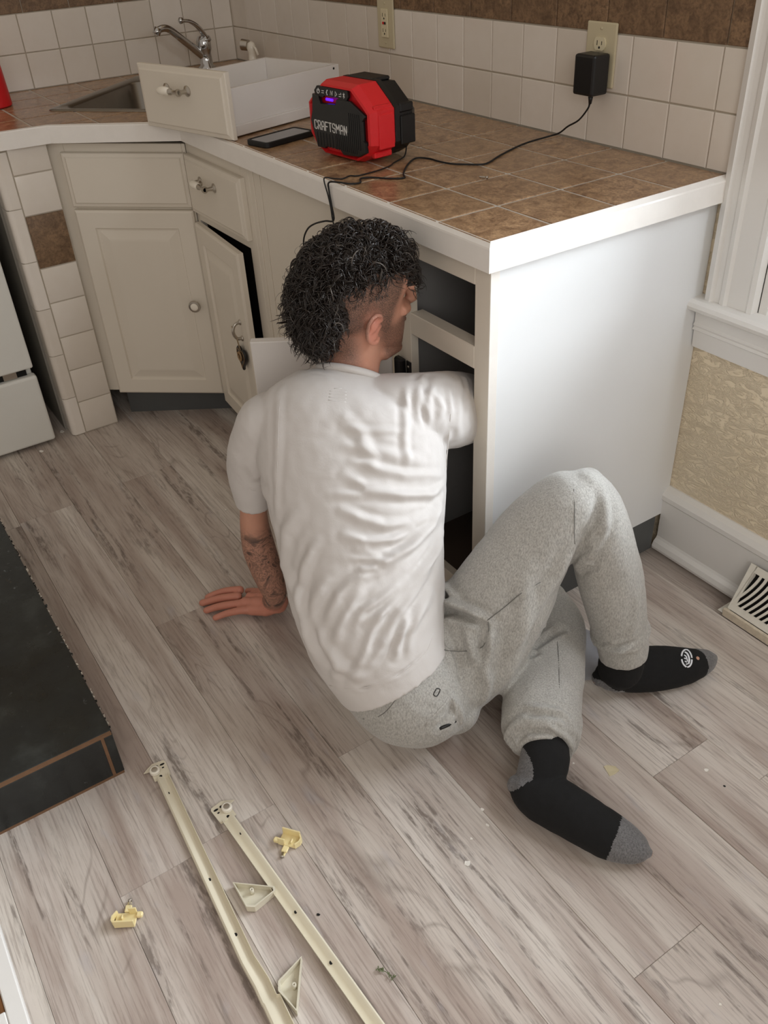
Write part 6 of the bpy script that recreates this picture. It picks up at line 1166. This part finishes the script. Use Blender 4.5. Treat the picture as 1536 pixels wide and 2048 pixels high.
# ================================================================ SMALL MARKS ON THE CLOTHES
MARKS = {
    'ring1': [[-0.3266, -0.3156, 0.0745, -0.096, 0.377, 0.921], [-0.3246, -0.3139, 0.0741, -0.089, 0.377, 0.922], [-0.3212, -0.3142, 0.0744, -0.014, 0.367, 0.93], [-0.3172, -0.3156, 0.0747, 0.096, 0.278, 0.956], [-0.3129, -0.3178, 0.0746, 0.207, 0.218, 0.954], [-0.3088, -0.3203, 0.0739, 0.337, 0.144, 0.93], [-0.3051, -0.3232, 0.0727, 0.432, 0.097, 0.897]],
    'ring2': [[-0.3023, -0.3259, 0.0714, 0.509, 0.035, 0.86], [-0.2996, -0.3292, 0.0698, 0.553, -0.033, 0.833], [-0.2976, -0.3325, 0.0681, 0.61, -0.118, 0.784], [-0.2965, -0.3358, 0.0667, 0.624, -0.152, 0.766], [-0.2961, -0.3388, 0.0656, 0.689, -0.183, 0.701], [-0.2965, -0.3417, 0.0652, 0.706, -0.172, 0.687], [-0.2975, -0.3444, 0.0656, 0.716, -0.164, 0.679]],
    'ring3': [[-0.2985, -0.346, 0.0664, 0.716, -0.164, 0.679], [-0.3005, -0.3478, 0.068, 0.722, -0.169, 0.671], [-0.3029, -0.349, 0.0701, 0.654, -0.118, 0.748], [-0.3057, -0.3492, 0.0724, 0.614, -0.134, 0.778], [-0.3088, -0.3484, 0.0748, 0.565, -0.098, 0.819], [-0.3121, -0.3464, 0.0767, 0.439, -0.047, 0.897]],
    'ring4': [[-0.3173, -0.3414, 0.079, 0.305, 0.014, 0.952], [-0.3203, -0.3372, 0.0797, 0.179, 0.095, 0.979], [-0.323, -0.3323, 0.0795, 0.064, 0.172, 0.983], [-0.3252, -0.3269, 0.0784, 0.009, 0.235, 0.972], [-0.3267, -0.3217, 0.0768, -0.072, 0.319, 0.945], [-0.327, -0.3174, 0.0752, -0.075, 0.34, 0.937]],
    'glyph1': [[-0.3213, -0.3271, 0.0783, 0.061, 0.216, 0.974], [-0.3178, -0.3252, 0.0774, 0.148, 0.256, 0.955], [-0.3112, -0.3272, 0.0759, 0.33, 0.148, 0.932], [-0.3045, -0.3316, 0.0728, 0.518, -0.056, 0.854], [-0.3, -0.338, 0.0691, 0.606, -0.094, 0.79]],
    'glyph2': [[-0.3163, -0.3346, 0.0785, 0.33, 0.053, 0.942], [-0.3128, -0.333, 0.0771, 0.387, 0.034, 0.921], [-0.3083, -0.335, 0.075, 0.514, -0.018, 0.857], [-0.3039, -0.3375, 0.072, 0.588, -0.079, 0.805]],
    'glyph3': [[-0.3116, -0.3396, 0.0767, 0.436, -0.006, 0.9], [-0.3088, -0.3372, 0.0752, 0.471, -0.004, 0.882]],
    'glyph4': [[-0.3067, -0.3426, 0.0738, 0.575, -0.038, 0.817], [-0.3035, -0.3399, 0.0716, 0.596, -0.051, 0.801]],
    'glyph5': [[-0.3018, -0.3441, 0.0698, 0.665, -0.104, 0.74], [-0.3003, -0.339, 0.0692, 0.606, -0.094, 0.79]],
    'emblem': [[-0.3341, -0.3274, 0.0779, -0.117, 0.326, 0.938], [-0.3275, -0.3045, 0.0698, -0.223, 0.359, 0.906], [-0.3064, -0.3179, 0.0727, 0.344, 0.108, 0.933], [-0.2926, -0.3321, 0.0636, 0.74, -0.14, 0.658], [-0.2954, -0.3438, 0.0636, 0.724, -0.191, 0.663], [-0.3044, -0.3501, 0.0712, 0.637, -0.171, 0.752], [-0.317, -0.3428, 0.0789, 0.305, 0.014, 0.952], [-0.3095, -0.3351, 0.0756, 0.471, -0.004, 0.882]],
    'hem': [[-0.5678, -1.0258, 0.2082, 0.37, -0.914, -0.167], [-0.5283, -1.0168, 0.2295, 0.393, -0.886, 0.244], [-0.5029, -0.9987, 0.2397, 0.725, -0.635, 0.266], [-0.4819, -0.9741, 0.2526, 0.692, -0.605, 0.393], [-0.4687, -0.9406, 0.2647, 0.456, -0.205, 0.866], [-0.4659, -0.9042, 0.2756, 0.697, -0.145, 0.702], [-0.4721, -0.8717, 0.2853, 0.86, 0.268, 0.434], [-0.4884, -0.8456, 0.2987, 0.818, 0.4, 0.414]],
    'arm_r': [[-0.7348, -0.6134, 0.6399, 0.241, 0.381, 0.893], [-0.6982, -0.6413, 0.6272, 0.707, 0.634, 0.313], [-0.6787, -0.6607, 0.6012, 0.947, -0.232, 0.224], [-0.6749, -0.667, 0.5677, 0.997, -0.033, 0.075], [-0.6597, -0.6863, 0.5052, 0.72, 0.688, 0.088]],
    'arm_l': [[-0.8878, -0.8952, 0.6599, -0.26, -0.39, 0.883], [-0.845, -0.9236, 0.6487, 0.2, -0.486, 0.851], [-0.8166, -0.9457, 0.6204, 0.401, -0.628, 0.667], [-0.7953, -0.9626, 0.5876, 0.505, -0.629, 0.591], [-0.7792, -0.9776, 0.5515, 0.448, -0.732, 0.514], [-0.7657, -0.9919, 0.5135, 0.143, -0.906, 0.398]],
    'cuff_l': [[-0.924, -1.0076, 0.4687, 0.256, -0.966, -0.012], [-0.9096, -1.0007, 0.4574, 0.542, -0.84, -0.021], [-0.8993, -0.9905, 0.4518, 0.93, -0.365, -0.037], [-0.8943, -0.9788, 0.4464, 0.839, -0.505, -0.201]],
    'collar': [[-0.8524, -0.8398, 0.6801, -0.196, 0.06, 0.979], [-0.8339, -0.8312, 0.6815, -0.067, 0.091, 0.994], [-0.8194, -0.8165, 0.6805, 0.127, 0.005, 0.992], [-0.808, -0.7937, 0.6767, 0.239, 0.076, 0.968]],
    'pseam1': [[-0.4347, -0.5777, 0.5308, 0.44, -0.27, 0.857], [-0.4117, -0.5956, 0.5048, 0.76, -0.432, 0.485], [-0.4022, -0.6011, 0.4655, 0.965, -0.205, 0.163], [-0.3992, -0.6003, 0.4428, 0.995, 0.0, 0.097]],
    'pseam2': [[-0.4468, -0.7554, 0.3109, 0.723, -0.531, 0.442], [-0.4364, -0.7234, 0.3342, 0.329, -0.702, 0.631], [-0.4203, -0.7005, 0.366, 0.58, -0.756, 0.304], [-0.4153, -0.6605, 0.3745, 0.905, -0.395, 0.16]],
    'pseam3': [[-0.4741, -0.9045, 0.2602, 0.688, -0.145, 0.711], [-0.4645, -0.9302, 0.2354, 0.987, -0.026, 0.16], [-0.4638, -0.9588, 0.2048, 0.591, -0.667, 0.453], [-0.4762, -0.9788, 0.1777, 0.783, -0.623, -0.007], [-0.5091, -0.9952, 0.1509, 0.325, -0.94, -0.1]],
    'pseam4': [[-0.4907, -0.8468, 0.2644, 0.61, 0.365, 0.703], [-0.4783, -0.8218, 0.2492, 0.434, -0.329, 0.839], [-0.4577, -0.7933, 0.2474, -0.226, -0.967, 0.114], [-0.442, -0.7676, 0.2567, -0.11, -0.713, 0.692], [-0.4383, -0.7587, 0.2922, -0.336, -0.854, 0.397], [-0.4454, -0.7546, 0.3088, 0.449, -0.757, 0.475]],
    'pseam5': [[-0.4394, -0.5812, 0.1764, -0.625, -0.001, 0.78], [-0.398, -0.6146, 0.1693, 0.066, -0.038, 0.997], [-0.357, -0.651, 0.1665, 0.044, -0.045, 0.998], [-0.3188, -0.6847, 0.1625, 0.498, 0.128, 0.857]],
    'hole': [[-0.2994, -0.3101, 0.0689, 0.474, 0.101, 0.875]],
    'tag': [[-0.4383, -0.8773, 0.2184, 0.824, -0.025, 0.566], [-0.4357, -0.8714, 0.2143, 0.856, 0.022, 0.517], [-0.4316, -0.8812, 0.2072, 0.861, -0.029, 0.507], [-0.4348, -0.8866, 0.2118, 0.837, -0.094, 0.539], [-0.4383, -0.8773, 0.2184, 0.824, -0.025, 0.566]],
    'tag2': [[-0.4357, -0.8758, 0.2145, 0.857, -0.026, 0.515], [-0.4355, -0.8805, 0.2137, 0.849, -0.065, 0.524], [-0.4339, -0.8784, 0.2112, 0.855, -0.05, 0.515], [-0.4337, -0.883, 0.2104, 0.845, -0.07, 0.53]],
    'label1': [[-0.7902, -0.8491, 0.6664, 0.4, -0.264, 0.878], [-0.7811, -0.8368, 0.665, 0.44, -0.212, 0.873], [-0.7714, -0.8238, 0.6637, 0.37, -0.146, 0.917]],
    'label2': [[-0.7861, -0.8529, 0.6633, 0.427, -0.255, 0.868], [-0.7764, -0.8399, 0.6619, 0.414, -0.247, 0.876], [-0.7669, -0.8279, 0.6609, 0.433, -0.202, 0.879]],
    'label3': [[-0.7821, -0.8566, 0.6601, 0.456, -0.272, 0.848], [-0.771, -0.8435, 0.6584, 0.396, -0.25, 0.884], [-0.7617, -0.8314, 0.6571, 0.497, -0.233, 0.836]],
    'label4': [[-0.7783, -0.8602, 0.6569, 0.442, -0.284, 0.851], [-0.7656, -0.8471, 0.6548, 0.451, -0.257, 0.855], [-0.7574, -0.8355, 0.6533, 0.529, -0.237, 0.815]],
    'label5': [[-0.7895, -0.8398, 0.6686, 0.44, -0.194, 0.877], [-0.7822, -0.8275, 0.6675, 0.394, -0.167, 0.904]],
    'waist': [[-0.5353, -1.0054, 0.1823, 0.203, -0.979, -0.017], [-0.5193, -1.0003, 0.1934, 0.394, -0.915, 0.092], [-0.5071, -0.993, 0.2074, 0.414, -0.882, 0.224], [-0.5021, -0.987, 0.2158, 0.514, -0.769, 0.381]],
    'pocket': [[-0.4291, -0.8458, 0.1958, 0.701, 0.462, 0.543], [-0.4218, -0.8639, 0.1942, 0.722, -0.015, 0.692], [-0.4176, -0.8909, 0.1825, 0.925, -0.157, 0.345], [-0.4202, -0.9173, 0.1618, 0.967, -0.173, -0.188]],
    'pocket2': [[-0.4227, -0.853, 0.1928, 0.862, 0.358, 0.36], [-0.4165, -0.8509, 0.1703, 0.702, -0.711, 0.052], [-0.4118, -0.8533, 0.1423, 0.965, 0.254, -0.071]],
    'slit': [[-0.4135, -0.8889, 0.1405, 0.921, -0.132, 0.367], [-0.4087, -0.8719, 0.1443, 0.831, -0.293, 0.472], [-0.4118, -0.8534, 0.1383, 0.963, 0.269, 0.013]],
    'slit2': [[-0.4095, -0.8575, 0.1309, 0.92, 0.385, 0.071], [-0.4097, -0.8433, 0.1293, 0.888, -0.452, -0.086]],
    'chipleg': [[-0.3356, -0.7106, 0.1658, 0.015, -0.297, 0.955]]
}
def mark_tube(mb, keys, r, lift=0.0004, mat=0, n=6):
    for k in keys:
        L = MARKS[k]; P_ = [Vector(q[:3]) + Vector(q[3:]) * lift for q in L]
        if len(P_) < 2: continue
        mb.tube(smooth_path(P_, 3) if len(P_) > 2 else P_, r, n, mat)
mb = MB(); mark_tube(mb, ['ring1', 'ring2', 'ring3', 'ring4'], 0.0018); mark_tube(mb, ['glyph1'], 0.0021); mark_tube(mb, ['glyph2', 'glyph3', 'glyph4', 'glyph5'], 0.0014)
mb.build('emblem', plain('white_embroidery', rgb(232, 234, 240), 0.8), sk_r)
h_ = MARKS['hole'][0]; mb = MB(); mb.lathe([(0.0042, -0.001), (0.0038, 0.0006), (0.001, 0.0012)], Vector(h_[:3]), Vector(h_[3:]), 12); mb.build('worn_hole', plain('skin_in_hole', rgb(196, 150, 128), 0.6), sk_r)
mb = MB(); mark_tube(mb, ['tag'], 0.0009, 0.0004, 0); mark_tube(mb, ['tag2'], 0.0006, 0.0006, 1); mb.build('logo_tag', [M['black'], plain('grey_print', rgb(190, 190, 186), 0.7)], pants)
mb = MB(); mark_tube(mb, ['label1', 'label2', 'label3', 'label4', 'label5'], 0.0012, -0.0009, 0); mb.build('neck_print', plain('faded_grey_print', rgb(206, 202, 199), 0.85), shirt)
thread = plain('white_seam_thread', rgb(204, 199, 195), 0.9); dark_thread = plain('grey_seam_thread', rgb(112, 111, 107), 0.95)
for nm_, k_, r_ in (('hem_seam', 'hem', 0.0010), ('armhole_seam', 'arm_r', 0.0010), ('armhole_seam', 'arm_l', 0.0009), ('cuff_seam', 'cuff_l', 0.0009)):
    mb = MB(); mark_tube(mb, [k_], r_, -0.0005, 0, 8); mb.build(nm_, thread, shirt)
cr = ring_pts(np.array(BODY['shirt_torso'][0]) * 1.0, 40, 1.0, 1.02); mb = MB(); mb.tube([q + Vector((0, 0, 0.004)) for q in cr] + [cr[0] + Vector((0, 0, 0.004)), cr[1] + Vector((0, 0, 0.004))], 0.0075, 12); mb.build('collar', M['shirt'], shirt)
for k_ in ('pseam1', 'pseam2', 'pseam3', 'pseam4', 'pseam5'):
    mb = MB(); mark_tube(mb, [k_], 0.0008, 0.0, 0, 8); mb.build('seam', dark_thread, pants)
mb = MB(); mark_tube(mb, ['pocket'], 0.0030, -0.0012, 0, 10); mark_tube(mb, ['pocket2'], 0.0034, -0.0010, 0, 10); mb.build('pocket_welt', M['sweat'], pants)
mb = MB(); mark_tube(mb, ['slit'], 0.0036, -0.0022, 0, 10); mb.build('pocket_opening', M['black'], pants)
mb = MB(); mark_tube(mb, ['waist'], 0.0055, 0.0, 0, 12); mb.build('waistband', M['black'], pants)
